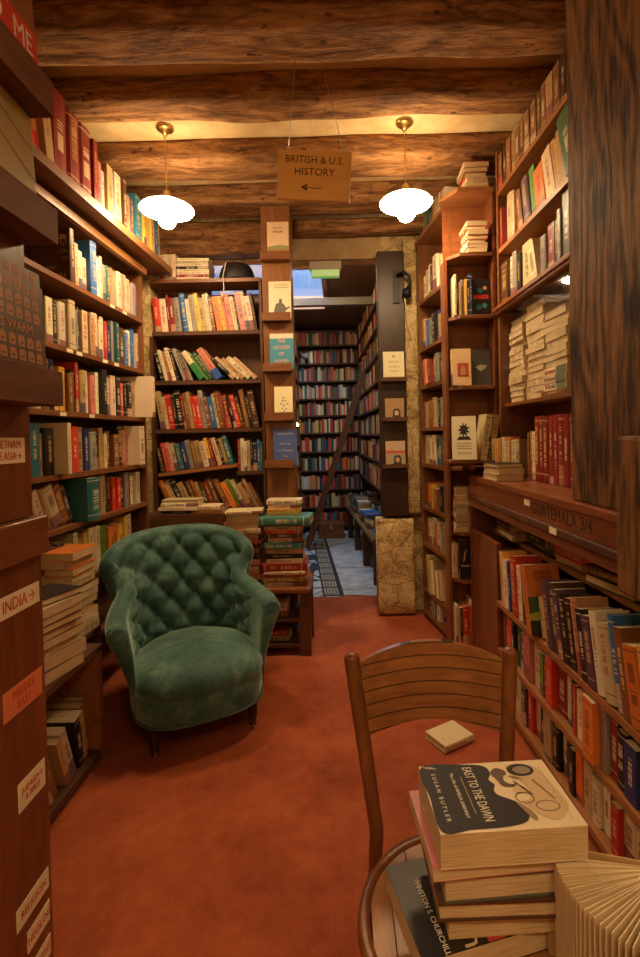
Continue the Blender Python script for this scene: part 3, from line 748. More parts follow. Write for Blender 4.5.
# ================================================================== DOORWAY: right jamb with ledges
FJ = Frame(.305, 3.665, 0)
M_black = wood('blackened_wood', (.05, .022, .010), (.015, .007, .004), 'z')
UJ = empty('door_post', 'dark wooden post with three display ledges right of the doorway', 'post', FJ.M)
box('post', M_black, UJ, 0, .20, 0, .125, .745, 2.72, .006)
struct(rough_box(.262, .535, 3.62, 3.799, 0, .74, 12, .012, 18).build('trim_plinth', M_stone, None, True))
struct(rough_box(.507, .60, 3.70, 3.799, .745, 2.84, 14, .008, 10).build('trim_pier', M_stone, None, True))
for i, (py, ty, c, w, lab) in enumerate(((381, 351, 'w', .155, 'cream face-out book with a round emblem on the door post'), (421, 398, 'T', .14, 'tan face-out book with a small portrait on the door post'), (468, 441, 'c', .145, 'cream and red face-out book with a dark portrait on the door post'))):
    z_ = zc(py, 3.6, 392); zt = z_+.017; h = zc(ty, 3.6, 392)-zt
    box('display_ledge', M_dark, UJ, .01, .20, -.062, -.001, z_, z_+.016, .002); box('display_lip', M_dark, UJ, .01, .20, -.066, -.0625, z_, z_+.03, .001)
    r, cv = face_book(FJ, .105-w/2, -.026, zt, w, h, .016, c, lab, 'face-out books on the door post', 4); M = on_cover(.016); M2 = on_cover(.016, .0012)
    if i == 0:
        flat('cover_print', [[(w/2+.012*math.cos(q), h*.83+.012*math.sin(q)) for q in [k*PI/6 for k in range(12)]]], plain((.55, .32, .10)), cv, M)
        for s_, z2 in (('AFRICAN', .62), ('WOMEN\'S', .44), ('POETRY', .28)): text('title', s_, .019, plain((.32, .20, .08)), cv, M2 @ T((w/2, h*z2, 0)))
    else:
        if i == 2: flat('cover_print', [[(0, h*.5), (w, h*.5), (w, h*.6), (0, h*.6)]], plain((.6, .10, .06)), cv, M); flat('cover_print', [[(0, 0), (w, 0), (w, h*.5), (0, h*.5)]], plain((.42, .34, .20)), cv, M)
        cx_ = w*.6; flat('cover_print', [[(cx_-.035, .005), (cx_+.035, .005), (cx_+.026, .03), (cx_+.03, .05), (cx_+.018, .075), (cx_-.018, .075), (cx_-.03, .05), (cx_-.026, .03)]], plain((.05, .04, .035)), cv, M2)
        flat('cover_print', [[(cx_-.014, .03), (cx_, .022), (cx_+.014, .03), (cx_+.016, .05), (cx_, .064), (cx_-.016, .05)]], plain((.55, .38, .22)), cv, on_cover(.016, .0018))
br = empty('wall_bracket', 'black iron bracket fixed high on the door post by the doorway', 'bracket', T((.47, 3.66, 2.45)))
MB().box(-.05, .0, -.01, .002, -.12, .12).build('plate', M_iron, br); MB().tube([(-.02, -.01, .08), (.02, -.06, .09), (.06, -.07, .06), (.07, -.05, 0), (.04, -.03, -.04)], .014, 8).build('arm', M_iron, br, True)
MB().lathe([(.0, -.03), (.03, -.03), (.035, 0), (.03, .03), (0, .03)], 12, T((.045, -.05, -.06))).build('knuckle', M_iron, br, True)
o = MB().tube([(.50, 3.62, 2.36), (.515, 3.65, 2.25), (.53, 3.66, 2.15), (.56, 3.655, 2.06), (.575, 3.66, 1.99)], .004, 6).build('cable', plain((.70, .60, .42)), None, True); tag(o, 'pale cable looping down the stone pier from the bracket', 'cable')

# ================================================================== FAR RIGHT BOOKCASE (by the pier) and end shelf
ax = Vector((.095, -.60)); LB = ax.length; phiB = math.atan2(ax.y, ax.x)
FB = Frame(.60, 3.60, phiB)
LB = .57
UB = shelf_unit('bookcase', 'narrow wooden bookcase on the right between stone pier and end shelf', FB, LB, .26, [.06, .22, .56, .83, 1.14, 1.40, 1.70, 1.97, 2.31], 2.735, lip=.004)
box('top_board', M_gold, UB, -.02, LB+.02, -.02, .26, 2.736, 2.76)
wB = 'of narrow right bookcase'
row(FB, 2.76, .03, .5, '> 12'.replace(' ', '')+' r t k T w | p w', 'on top '+wB, hr=(.15, .18), wr=(.1, .14)) 
row(FB, 2.31, .01, .55, 'w c w T v w c p w', 'highest shelf '+wB, hr=(.18, .24))
row(FB, 1.97, .01, .55, 'T+ b b s k B T', 'second shelf '+wB, hr=(.17, .22))
row(FB, 1.70, .01, .55, '<12 p d | w s k w N', 'third shelf '+wB, hr=(.16, .2))
row(FB, 1.40, .01, .55, 'T c n T k s y', 'fourth shelf '+wB, hr=(.17, .21))
row(FB, 1.14, .01, .55, 'c+ w c+ B t N', 'fifth shelf '+wB, hr=(.17, .21))
row(FB, .83, .01, .55, 'o o y n d k w w', 'sixth shelf '+wB, hr=(.14, .19))
row(FB, .56, .01, .55, 'r w w r c s w T', 'seventh shelf '+wB, hr=(.16, .21))
row(FB, .22, .01, .55, '<10 c T c T w c | T w', 'eighth shelf '+wB, hr=(.18, .25), d=(-.01, .02))
row(FB, .06, .01, .55, 'k w s k w B k', 'lowest shelf '+wB, hr=(.11, .13), wr=(.1, .12))
FE = Frame(.655, 2.86, 0)
WE = .255
UE = empty('end_shelf', 'wooden end shelf facing the room between narrow bookcase and glazed cabinet', 'bookcase', FE.M)
box('back_panel', M_redx, UE, 0, WE, .158, .17, 0, 2.735)
box('side_panel', M_red, UE, -.016, 0, .06, .17, 0, 2.38)
box('side_panel', M_red, UE, WE, WE+.016, 0, .17, 1.16, 2.735)
def clip_board(name, z, mat, x1=WE, d0=-.005):
    return MB().prism([(0, .07), (.06, d0), (x1, d0), (x1, .157), (0, .157)], z-.022, z).build(name, mat, UE, bevel=.003)
MB().prism([(-.02, .09), (.05, -.03), (WE, -.03), (WE, .157), (-.02, .157)], 2.736, 2.76).build('top_board', M_gold, UE)
for z_ in (2.40, 2.04, 1.63, 1.155): clip_board('shelf_board', z_, M_shelf)
for z_ in (.77, .49, .09): clip_board('shelf_board', z_, M_shelf, .115, .0)
box('stile', M_red, UE, .118, .15, 0, .157, 0, 1.13)
wE = 'of end shelf'
stack(FE, .165, .07, 2.76, 'k w rf n^ o^', 'on top '+wE, wh=(.13, .17), tr=(.026, .034), turn=90, jit=4, shift=.004)
stack(FE, .165, .075, 2.40, 'y wf wf p c r w', 'highest shelf '+wE, wh=(.12, .165), tr=(.022, .028), turn=90, jit=5, shift=.004)
def globe(r, cv, t, w, h):
    M = on_cover(t); M2 = on_cover(t, .0012)
    flat('cover_print', [[(.01, .10), (w-.01, .10), (w-.01, .125), (.01, .125)]], plain((.6, .05, .04)), cv, M)
    for (x, z, rr, c) in ((.04, .05, .018, (.04, .2, .35)), (.075, .06, .015, (.05, .3, .2)), (.05, .15, .016, (.05, .25, .4)), (.08, .165, .012, (.6, .3, .1))):
        flat('cover_print', [[(x+rr*math.cos(q), z+rr*math.sin(q)) for q in [k*PI/5 for k in range(10)]]], plain(c), cv, M2)
row(FE, 2.04, .03, .13, 'w k T s y k B', 'second shelf '+wE, hr=(.18, .24), tr=(.012, .02), wr=(.1, .12), d=(.005, .015))
r, cv = face_book(FE, .14, .06, 2.0415, .11, .22, .02, 'k', 'black face-out book with red band and coloured dots on the end shelf', None, 3); globe(r, cv, .02, .11, .22)
r, cv = face_book(FE, .012, .055, 1.6315, .11, .215, .045, 'c', 'cream face-out paperback with a red square picture on the end shelf', None, 3)
flat('cover_print', [[(.03, .05), (.095, .05), (.095, .13), (.03, .13)]], plain((.5, .08, .04)), cv, on_cover(.045)); flat('cover_print', [[(.045, .06), (.08, .06), (.075, .1), (.06, .12), (.05, .1)]], plain((.62, .30, .16)), cv, on_cover(.045, .0012))
r, cv = face_book(FE, .128, .08, 1.6315, .122, .215, .03, 'S', 'dark face-out book with a pale open bird shape on the end shelf', None, 3)
flat('cover_print', [[(.03, .11), (.06, .125), (.1, .12), (.085, .10), (.06, .085), (.045, .10)]], plain((.5, .48, .42)), cv, on_cover(.03))
# tilted display lip with three books
tl = box('display_ledge', M_shelf, UE, -.055, .205, -.20, .0, 1.188, 1.203, .003)
box('ledge_bracket', M_shelf, UE, .06, .085, -.17, -.0, 1.156, 1.187)
def orn(r, cv, t, w, h):
    M = on_cover(t)
    flat('cover_print', [[(w/2+.035*math.cos(q)*(1 if k % 2 else .5), h*.68+.045*math.sin(q)*(1 if k % 2 else .55)) for k, q in enumerate([k*PI/9 for k in range(18)])], [(w*.2, h*.45), (w*.8, h*.45), (w*.7, h*.53), (w*.3, h*.53)]], M_ink, cv, M)
    flat('cover_print', [[(w*.2, h*q), (w*.8, h*q), (w*.8, h*q+.004), (w*.2, h*q+.004)] for q in (.36, .3, .24, .14)], plain((.25, .2, .15)), cv, M)
def disp(s, d, z, turn, t, w, h, c, lab, tilt=14):
    return book(FE.M @ T((s, d, z)) @ RZ(rad(turn)) @ RX(rad(-tilt)) @ FACE, t, w, h, c, lab, 'books on the tilted display ledge', False)
r, cv = disp(-.04, -.17, 1.2045, -12, .02, .13, .245, 'w', 'white face-out book with black ornament on the tilted display ledge'); orn(r, cv, .02, .13, .245)
r, cv = disp(.055, -.17, 1.2045, 32, .016, .075, .20, 'o', 'slim orange face-out book leaning on the tilted display ledge')
book(FE.M @ T((.112, -.175, 1.2045)) @ RY(rad(9)), .036, .15, .255, 'c', 'cream paperback leaning beside the orange book on the display ledge', 'books on the tilted display ledge', False)
book(FE.M @ T((.155, -.172, 1.2045)) @ RY(rad(9)), .032, .15, .25, 'T', 'tan paperback leaning at the right of the display ledge', 'books on the tilted display ledge', False)
stack(FE, .06, .075, .77, 'wf G rf w Tf b- T rf w N', 'lower flat pile '+wE, wh=(.085, .10), tr=(.024, .03), turn=90, jit=8, shift=.004)
r, cv = face_book(FE, .035, .03, .4915, .078, .235, .02, 'k', 'black face-out book with a pale sickle moon on the lower end shelf', None, 3)
flat('cover_print', [[(.02, .1), (.03, .16), (.045, .175), (.035, .15), (.03, .11)]], plain((.6, .4, .2)), cv, on_cover(.02)); text('title', 'Goddess', .018, M_inkw, cv, on_cover(.02, .001) @ T((.039, .08, 0)))
row(FE, .49, .0, .033, 'w c', 'lower shelf '+wE, hr=(.2, .23), tr=(.012, .016), wr=(.09, .1), d=(.05, .055))
row(FE, .09, .005, .112, 'w c k r+ r w', 'lowest shelf '+wE, hr=(.22, .28), tr=(.016, .024), wr=(.1, .12), d=(.01, .03))

# ================================================================== RIGHT GLAZED CABINET
phiR = math.atan2(-1, .033)
FR = Frame(1.013-.033*2.82, 2.82, phiR)
LR = 1.45
UR = empty('cabinet', 'tall wooden cabinet with open upper shelves and a glazed middle on the right wall', 'cabinet', FR.M)
box('side_panel', M_shelfz, UR, -.0, .028, 0, .26, 1.115, 2.94); box('side_panel', M_shelfz, UR, LR, LR+.03, 0, .26, 1.115, 2.94); box('back_panel', M_redx, UR, .028, LR, .248, .26, 1.115, 2.94)
for z_ in (2.715, 2.385): box('shelf_board', M_gold, UR, .028, LR, .0, .247, z_-.024, z_)
box('shelf_board', M_shelf, UR, .028, LR, .0, .247, 2.045, 2.065); box('cornice', M_redx, UR, .0, LR, -.022, -.001, 2.02, 2.066, .006); box('cornice', M_redx, UR, .0, LR, -.032, -.0225, 2.035, 2.055, .004)
box('shelf_board', M_shelf, UR, .03, LR, .02, .247, 1.497, 1.515)
gd = box('glass_pane', M_glass, UR, .05, LR, -.001+.004, .008, 1.55, 2.018)
row(FR, 2.715, .03, LR-.01, ' '.join(['N', 'N', 'n', 'T', 'n', 'N', 'n', 'n', 'N', 'n', 'T', 'n', 'N', 'n', 'n', 'n', 'N', 'n', 'n', 'n', 'T', 'n', 'n', 'N']), 'top shelf of right cabinet', hr=(.195, .205), wr=(.18, .2), tr=(.05, .055), d=(.004, .012))
row(FR, 2.385, .03, LR-.01, 'd- w c c y- | <9 n v+ g o+ <13 c+ T y T <16 G+ k- b w s | n T r c w k T', 'second shelf of right cabinet', hr=(.205, .26), tr=(.022, .042), over={5: dict(h=.21), 13: dict(h=.275, d=-.005)})
def dk(r, cv, t, w, h):
    flat('cover_print', [[(.03, .02), (.1, .02), (.1, .06), (.06, .09), (.03, .06)]], plain((.6, .42, .18)), cv, on_cover(t))
row(FR, 2.065, .03, LR-.01, '| N+ w s k c+ <14 w+ | s d k s- k^ w^ c T k n w c r k T w', 'third shelf of right cabinet', hr=(.19, .25), tr=(.022, .04), over={10: dict(h=.29), 11: dict(h=.285)})
# ledge-level row behind the frame
wR = 'on the cabinet ledge'
FK = Frame(.795, 2.70, rad(-47))
row(FK, 1.1145, .0, .20, 'S k T y T w w o- w c', 'standing left of dark red set '+wR, hr=(.19, .215), tr=(.016, .024), wr=(.10, .11), d=(.0, .006))
stack(Frame(.818, 2.465, -PI/2), 0, 0, 1.1135, 'Tf cf kf-', 'in short pile on the cabinet ledge end', wh=(.14, .175), tr=(.03, .038), turn=5, jit=4, shift=.003)
row(FR, 1.115, .34, .44, 'n- n w', 'just left of dark red set '+wR, hr=(.23, .26), tr=(.02, .034), wr=(.14, .16), d=(.01, .02))
row(FR, 1.115, .445, .83, 'd d d d d d d d', 'in matching dark red set '+wR, hr=(.305, .312), tr=(.048, .05), wr=(.2, .21), d=(.004, .008), over={k: dict(hard=True) for k in range(8)})
# flat piles behind the glass
def bill(r, cv, t, w, h):
    text('title', 'Bill Bryson', .026, plain((.30, .04, .03)), cv, on_spine(t, h) @ T((-.045, 0, 0)), sx=.9)
    MB().box(-.0006, t+.0006, -.0006, .06, h*.02, h*.42).build('cover_band', plain((.16, .20, .13), .5), cv)
bl = {k: f'white and green paperback, {w_}, front pile behind the cabinet glass' for k, w_ in ((1, 'lowest of three alike'), (2, 'middle of three alike'), (3, 'upper of three alike'))}
stack(FR, .14, .125, 1.515, 'cf wf cf cf wf cf wf cf cf wf cf wf cf wf', 'in first pile behind the cabinet glass', wh=(.15, .2), tr=(.027, .036), jit=4, shift=.006)
stack(FR, .375, .125, 1.515, 'cf wf wf cf cf wf cf Tf wf cf wf cf wf cf', 'in second pile behind the cabinet glass', wh=(.155, .205), tr=(.028, .038), jit=3, shift=.005)
stack(FR, .61, .115, 1.515, 'n w w w cf wf cf wf cf cf wf cf', 'in third pile behind the cabinet glass', wh=(.16, .215), tr=(.028, .038), jit=2, shift=.003, labels=bl, cb={1: bill, 2: bill, 3: bill}, dims={0: (.022, .18, .24), 1: (.034, .17, .22), 2: (.034, .17, .22), 3: (.034, .17, .22)})
stack(FR, .855, .125, 1.515, 'cf wf cf wf cf cf wf cf wf cf wf cf wf', 'in fourth pile behind the cabinet glass', wh=(.16, .215), tr=(.028, .038), jit=3, shift=.005)

# ------------------------------------------------------------------ lower half of the cabinet
FB2 = Frame(.84-.033*2.82, 2.82, phiR)
LB2 = 1.85
UQ = empty('low_cabinet', 'deep wooden cabinet base with open bookshelves and a long ledge on the right', 'cabinet', FB2.M)
box('ledge_top', M_redx, UQ, -.02, LB2, -.012, .44, 1.083, 1.113, .004)
box('fascia', M_redx, UQ, -.01, LB2, -.006, .03, 1.005, 1.0825, .002); box('moulding', M_dark, UQ, -.012, LB2, -.014, .03, .975, 1.004, .005)
box('lower_rail', M_redx, UQ, 0, LB2, .0, .03, .935, .974)
box('door_panel', M_red, UQ, 0, .40, .004, .03, .0, .80, .003); box('side_panel', M_red, UQ, -.02, -.0005, .0, .44, 0, 1.0)
box('back_panel', M_darkz, UQ, 0, LB2, .425, .44, 0, 1.08)
for z_, d_ in ((.80, .135), (.52, .0), (.285, .0), (.06, .0)): box('shelf_board', M_gold if z_ < .79 else M_shelf, UQ, .405 if z_ < .79 else 0, LB2, d_, .424, z_-.024, z_)
box('side_panel', M_red, UQ, LB2, LB2+.025, 0, .44, 0, 1.08)
box('side_panel', M_red, UQ, .40, .404, .03, .424, 0, .775)
text('lettering', 'GUATEMALA 3/4', .066, M_ink, UQ, T((1.07, -.0066, 1.045)) @ FRONT, sx=.92)
for s_, z_, d_ in ((.775, 1.06, -.0068), (1.02, .99, -.0155)): box('price_label', M_label, UQ, s_, s_+.055, d_-.0015, d_, z_-.012, z_+.012)
box('pilaster', M_post, UR, 1.125, 1.62, -.161, -.033, 1.1135, 2.944, .008)
box('corner_block', M_post, UQ, 1.545, 1.86, -.085, -.0145, .93, 1.335, .01)
wU = 'on upper shelf of right cabinet base'
stack(FB2, .23, .20, .80, 'wf^ of n n- kf', 'in far pile '+wU, wh=(.17, .25), tr=(.018, .026), turn=-6, jit=5)
stack(FB2, .56, .235, .80, 'G k+', 'in second pile '+wU, wh=(.18, .25), tr=(.02, .03), turn=-4, jit=4, dims={1: (.042, .19, .25)})
stack(FB2, .86, .235, .80, 'wf r+^ G', 'in third pile '+wU, wh=(.17, .27), tr=(.02, .026), turn=3, jit=3, dims={1: (.046, .19, .29)})
stack(FB2, 1.13, .215, .80, 'Gf n', 'in fourth pile '+wU, wh=(.17, .24), tr=(.02, .03), turn=10, jit=3, dims={0: (.03, .17, .24)}, labels={0: 'thick paperback with a mossy green cover lying below the lettered cabinet ledge'})
stack(FB2, 1.45, .23, .80, 'w d r', 'in nearest pile '+wU, wh=(.16, .24), tr=(.02, .03), turn=4, jit=3)
def songs(r, cv, t, w, h):
    M = on_cover(t); M2 = on_cover(t, .0012)
    flat('cover_print', [[(0, .0), (w, .0), (w, .055), (0, .055)]], plain((.02, .025, .015)), cv, M); flat('cover_print', [[(0, .055), (w, .055), (w, .085), (w*.6, .078), (w*.3, .09), (0, .08)]], plain((.35, .36, .05)), cv, M)
    flat('cover_print', [[(0, .08), (w*.3, .09), (w*.6, .078), (w, .085), (w, .135), (w*.7, .14), (w*.3, .15), (0, .145)]], plain((.04, .10, .03)), cv, M)
    text('title', 'SONGS\nGREECE', .027, M_ink, cv, M2 @ T((w/2, h*.83, 0)), sx=.8, line=.85)
row(FB2, .52, .415, 1.83, '<7 T y w B r+^ w N <13 n o c y v N+ v k <12 k T k v w c+ b^ n o+ <9 y r k w B T n d', 'on second shelf of right cabinet base', hr=(.215, .255), wr=(.115, .124), tr=(.022, .036), d=(.0, .008), over={4: dict(h=.265), 8: dict(h=.275, w=.14, d=-.018, cb=songs, hard=False), 11: dict(h=.25), 9: dict(h=.16, w=.10, d=.02), 10: dict(h=.17, w=.1, d=.02), 12: dict(h=.255), 13: dict(h=.245), 21: dict(h=.275)})
def em(r, cv, t, w, h):
    text('title', 'M', .05, M_ink, cv, on_cover(t) @ T((w-.06, h*.7, 0)))
row(FB2, .285, .415, 1.83, 'd v r- r- k- G v p- p c+ g- k r d+ w- k r- w r o+ s d k B B n v k w r T n', 'on third shelf of right cabinet base', hr=(.165, .2), wr=(.12, .15), tr=(.022, .036), d=(.01, .03), over={19: dict(h=.2, d=-.01, w=.15, hard=False, cb=em)})
row(FB2, .06, .415, 1.83, 'r n w w T N r c k s T k w k k o c w w N r w c T n k w r k T w', 'on lowest shelf of right cabinet base', hr=(.14, .19), wr=(.12, .15), tr=(.022, .036), d=(.01, .04))

# ================================================================== WOODEN CHAIR with a pile of books
CX, CY, SR, SZ = .222, .888, .203, .452
ch = empty('wooden_chair', 'brown wooden cafe chair with grooved curved backrest in the right foreground', 'chair', T((CX, CY, 0)))
def loc(p): return (p[0]-CX, p[1]-CY, p[2])
def post(top, mid, foot):
    P = []
    for i in range(9): a = i/8; P.append(Vector(foot).lerp(Vector(mid), a))
    for i in range(1, 13): a = i/12; P.append(Vector(mid).lerp(Vector(top), a))
    P = [loc(p) for p in P]
    rr = [.013+.003*min(1, i/8) for i in range(9)]+[.016+.0035*i/12 for i in range(1, 13)]
    P += [(P[-1][0], P[-1][1], P[-1][2]+.006), (P[-1][0], P[-1][1]+.0005, P[-1][2]+.014), (P[-1][0], P[-1][1]+.0005, P[-1][2]+.018)]
    rr += [.0195, .014, .004]
    return MB().tube(P, rr, 14).build('back_post', M_chairz, ch, True)
post((.018, 1.195, .80), (.064, 1.100, SZ), (.045, 1.16, .002)); post((.405, 1.195, .805), (.355, 1.100, SZ), (.372, 1.16, .002))
rows_ = []; NV = 48; NU = 30
def panel_pt(u, v, off):
    # u 0..1 across, v 0..1 up
    zb = .640+.020*math.sin(PI*u); zt = .790+.040*math.sin(PI*u)**.8
    z = zb+(zt-zb)*v
    k = (z-SZ)/(.80-SZ)
    xl = .064+(.018-.064)*k+.010; xr = .355+(.405-.355)*k-.010
    x = xl+(xr-xl)*u; y = 1.100+.095*k+.028*math.sin(PI*u)+off
    return loc((x, y, z))
gro = lambda v: 0
vs = sorted(set([i/24 for i in range(25)]+[q+e for q in (.13, .29, .45, .61, .77, .93) for e in (-.014, -.010, .010, .014)]))
fr_ = [[panel_pt(u/NU, v, -.007+gro(v)) for v in vs] for u in range(NU+1)]
bk_ = [[panel_pt(u/NU, v, .007-gro(v)) for v in vs] for u in range(NU+1)]
rows_ = [f+list(reversed(b)) for f, b in zip(fr_, bk_)]
def slat_mat():
    m, nt, b = new_mat('grooved_chair_wood')
    v = nt.coord('Object', (.12, 1, 1)); f = nt.math('ADD', nt.math('MULTIPLY', nt.noise(v, 11, 4, .6, 1.6), .65), nt.math('MULTIPLY', nt.noise(v, 80, 3), .4))
    col = nt.ramp(f, [(.36, (.15, .052, .014, 1)), (.68, (.36, .145, .04, 1))])
    tc = nt.n.new('ShaderNodeTexCoord'); sp = nt.n.new('ShaderNodeSeparateXYZ'); nt.l.new(tc.outputs['Object'], sp.inputs[0])
    zz = nt.math('ADD', sp.outputs[2], nt.math('MULTIPLY', nt.math('MULTIPLY', sp.outputs[0], sp.outputs[0]), .35))
    g = nt.math('LESS_THAN', nt.math('FRACT', nt.math('DIVIDE', zz, .0285)), .085)
    nt.put(b.inputs['Base Color'], nt.mix(g, col, (.025, .010, .004, 1))); b.inputs['Roughness'].default_value = .32
    nt.put(b.inputs['Normal'], nt.bump(nt.math('SUBTRACT', nt.math('MULTIPLY', f, .3), g), .5, .003)); return m
MB().grid(rows_, True, True).build('backrest', slat_mat(), ch)
mb = MB(); npl = 9
prof = []
mbp = MB()
for k in range(npl):
    x0 = -SR+.02+(2*SR-.04)*k/npl+.0012; x1 = -SR+.02+(2*SR-.04)*(k+1)/npl-.0012
    R_ = SR-.016
    def yy(x): return math.sqrt(max(0, R_*R_-x*x))
    xs_ = [x0+(x1-x0)*q/4 for q in range(5)]
    poly = [(x, -yy(x)) for x in xs_]+[(x, yy(x)) for x in reversed(xs_)]
    mbp.prism(poly, SZ-.02, SZ-.001)
mbp.build('seat', wood('seat_plank_wood', (.40, .18, .06), (.18, .07, .02), 'y', 1.2, .35), ch)
sec = [(-.018, -.030), (.004, -.032), (.007, -.015), (.004, .001), (-.006, .0035), (-.016, .001), (-.018, -.012)]
rows_ = [[((SR+a)*math.cos(q), (SR+a)*math.sin(q), SZ+b) for a, b in sec] for q in [2*PI*k/56 for k in range(57)]]
MB().grid(rows_, True).build('seat_rim', M_chair, ch, True)
for sx in (-1, 1): MB().tube([loc((CX+sx*.135, CY-.14, SZ-.03)), loc((CX+sx*.15, CY-.155, .25)), loc((CX+sx*.165, CY-.175, .002))], [.016, .015, .012], 12).build('leg', M_chairz, ch, True)
rows_ = [[((.155+a)*math.cos(q), (.155+a)*math.sin(q)+.01, .24+b) for a, b in ((-.008, 0), (0, .008), (.008, 0), (0, -.008))] for q in [2*PI*k/40 for k in range(41)]]
MB().grid(rows_, True).build('stretcher_ring', M_chair, ch, True)
# pile on the seat ------------------------------------------------
EASTM = cols((0, 0, 1), (0, -1, 0), (1, 0, 0))
def lie_east(x, y, z, turn, t, w, h, code, label, hard=False):
    M = T((x, y, z)) @ RZ(rad(turn)) @ EASTM @ T((0, -w/2, -h/2))
    return book(M, t, w, h, code, label, 'books piled on the wooden chair', hard)
z = SZ+.0045
def churchill(r, cv, t, w, h):
    M = on_cover(t)
    text('title', 'WINSTON S. CHURCHILL', .013, M_inkw, cv, M @ T((w*.62, h*.16, 0)) @ RZ(0), sx=.9)
    text('title', 'ugh', .05, plain((.62, .5, .3)), cv, M @ T((w*.80, h*.33, 0)))
    flat('cover_print', [[(w*.78, h*.42), (w, h*.42), (w, h*.53), (w*.78, h*.53)]], plain((.5, .04, .03)), cv, M)
for (t, w, h, c, x, y, turn, lab, cb, hd) in (
    (.062, .17, .25, 'n', .235, .855, -6, 'thick brown book lying lowest on the wooden chair seat', None, True),
    (.040, .17, .265, 'k', .215, .835, 14, 'black paperback with a red stripe, second from bottom in the chair pile', churchill, False),
    (.036, .145, .225, 'T', .262, .830, 3, 'tan book lying directly on the black one in the chair pile', None, False),
    (.028, .16, .235, 'N', .252, .825, 1, 'dark brown hardback, fourth from top in the chair pile', None, True),
    (.040, .155, .225, 'S', .252, .826, 4, 'dark grey hardback with cream pages, third from top in the chair pile', None, True),
    (.022, .165, .235, 'p', .238, .828, 5, 'dusty pink paperback right under the topmost book of the chair pile', None, False)):
    r, cv = lie_east(x, y, z, turn, t, w, h, c, lab, hd)
    if cb: cb(r, cv, t, w, h)
    z += t+.0008
t, w, h = .054, .155, .230
r, cv = lie_east(.250, .815, z, 3, t, w, h, 'w', 'thick cream paperback with an aviator portrait and black title patch topping the chair pile', False)
cv.color = (.80, .68, .46, 1)
M = on_cover(t, .0005); M2 = on_cover(t, .0010); M3 = on_cover(t, .0015); M4 = on_cover(t, .0020)
def smooth_poly(P, n=6):
    out = []; m = len(P)
    for i in range(m):
        p0, p1, p2, p3 = (Vector((*P[(i+k-1) % m], 0)) for k in range(4))
        for j in range(n):
            q = j/n
            v = .5*((2*p1)+(p2-p0)*q+(2*p0-5*p1+4*p2-p3)*q*q+(3*p1-p0-3*p2+p3)*q**3); out.append((v.x, v.y))
    return out
flat('cover_print', [smooth_poly([(.004, .004), (.004, .09), (.012, .118), (.030, .122), (.045, .114), (.058, .120), (.070, .114), (.082, .117), (.095, .136), (.110, .150), (.128, .150), (.143, .136), (.149, .10), (.150, .05), (.151, .004), (.08, .002)])], M_ink, cv, M)
flat('cover_print', [smooth_poly([(.006, .006), (.010, .016), (.012, .03), (.006, .02)])], plain((.5, .42, .28)), cv, M2)
MT = cv
flat('cover_print', [smooth_poly([(.018, .135), (.024, .148), (.034, .150), (.040, .142), (.052, .140), (.060, .150), (.056, .160), (.066, .150), (.062, .132), (.048, .128), (.030, .122)])], plain((.12, .08, .05)), cv, M2)
flat('helmet_print', [smooth_poly([(.012, .158), (.012, .195), (.03, .212), (.07, .218), (.11, .222), (.135, .205), (.14, .185), (.125, .165), (.10, .150), (.095, .165), (.075, .172), (.05, .165), (.03, .155)])], plain((.60, .45, .26)), cv, on_cover(t, .0007))
flat('face_print', [smooth_poly([(.040, .150), (.048, .160), (.050, .172), (.045, .168), (.040, .158)]), smooth_poly([(.100, .140), (.112, .152), (.128, .160), (.140, .158), (.136, .152), (.118, .145)])], plain((.30, .20, .11)), cv, on_cover(t, .0012))
flat('cover_print', [smooth_poly([(.026+.016*math.cos(q), .178+.024*math.sin(q)) for q in [k*PI/5 for k in range(10)]])], M_ink, cv, M2)
flat('cover_print', [smooth_poly([(.027+.010*math.cos(q), .180+.016*math.sin(q)) for q in [k*PI/5 for k in range(10)]])], plain((.28, .22, .15)), cv, M3)
def ring(cx, cy, rx, ry, wd=.0022):
    n = 24
    return [[(cx+(rx+s0)*math.cos(a), cy+(ry+s0)*math.sin(a)), (cx+(rx+s0)*math.cos(b), cy+(ry+s0)*math.sin(b)), (cx+(rx-wd)*math.cos(b), cy+(ry-wd)*math.sin(b)), (cx+(rx-wd)*math.cos(a), cy+(ry-wd)*math.sin(a))] for s0 in (0,) for a, b in [(2*PI*k/n, 2*PI*(k+1)/n) for k in range(n)]]
flat('cover_print', ring(.092, .158, .013, .016)+ring(.112, .188, .012, .02)+[[(.05, .155), (.055, .154), (.088, .172), (.085, .176)], [(.05, .19), (.053, .187), (.10, .205), (.098, .208)]], plain((.20, .13, .07)), cv, M2)
flat('cover_print', [smooth_poly([(.062, .150), (.075, .146), (.082, .152), (.078, .166), (.068, .168)])], plain((.62, .47, .28)), cv, M2)
text('title', 'EAST TO THE DAWN', .0235, M_inkw, cv, M2 @ T((.074, .083, 0)), sx=.56)
text('title', 'The Life of AMELIA EARHART', .0082, M_inkw, cv, M2 @ T((.076, .052, 0)), sx=1.0)
text('title', 'S U S A N   B U T L E R', .0105, M_inkw, cv, M2 @ T((.078, .020, 0)), sx=1.05)
flat('cover_print', [[(.035, .066), (.12, .066), (.12, .0675), (.035, .0675)], [(.02, .213), (.14, .213), (.14, .2142), (.02, .2142)]], plain((.45, .33, .18)), cv, M2)
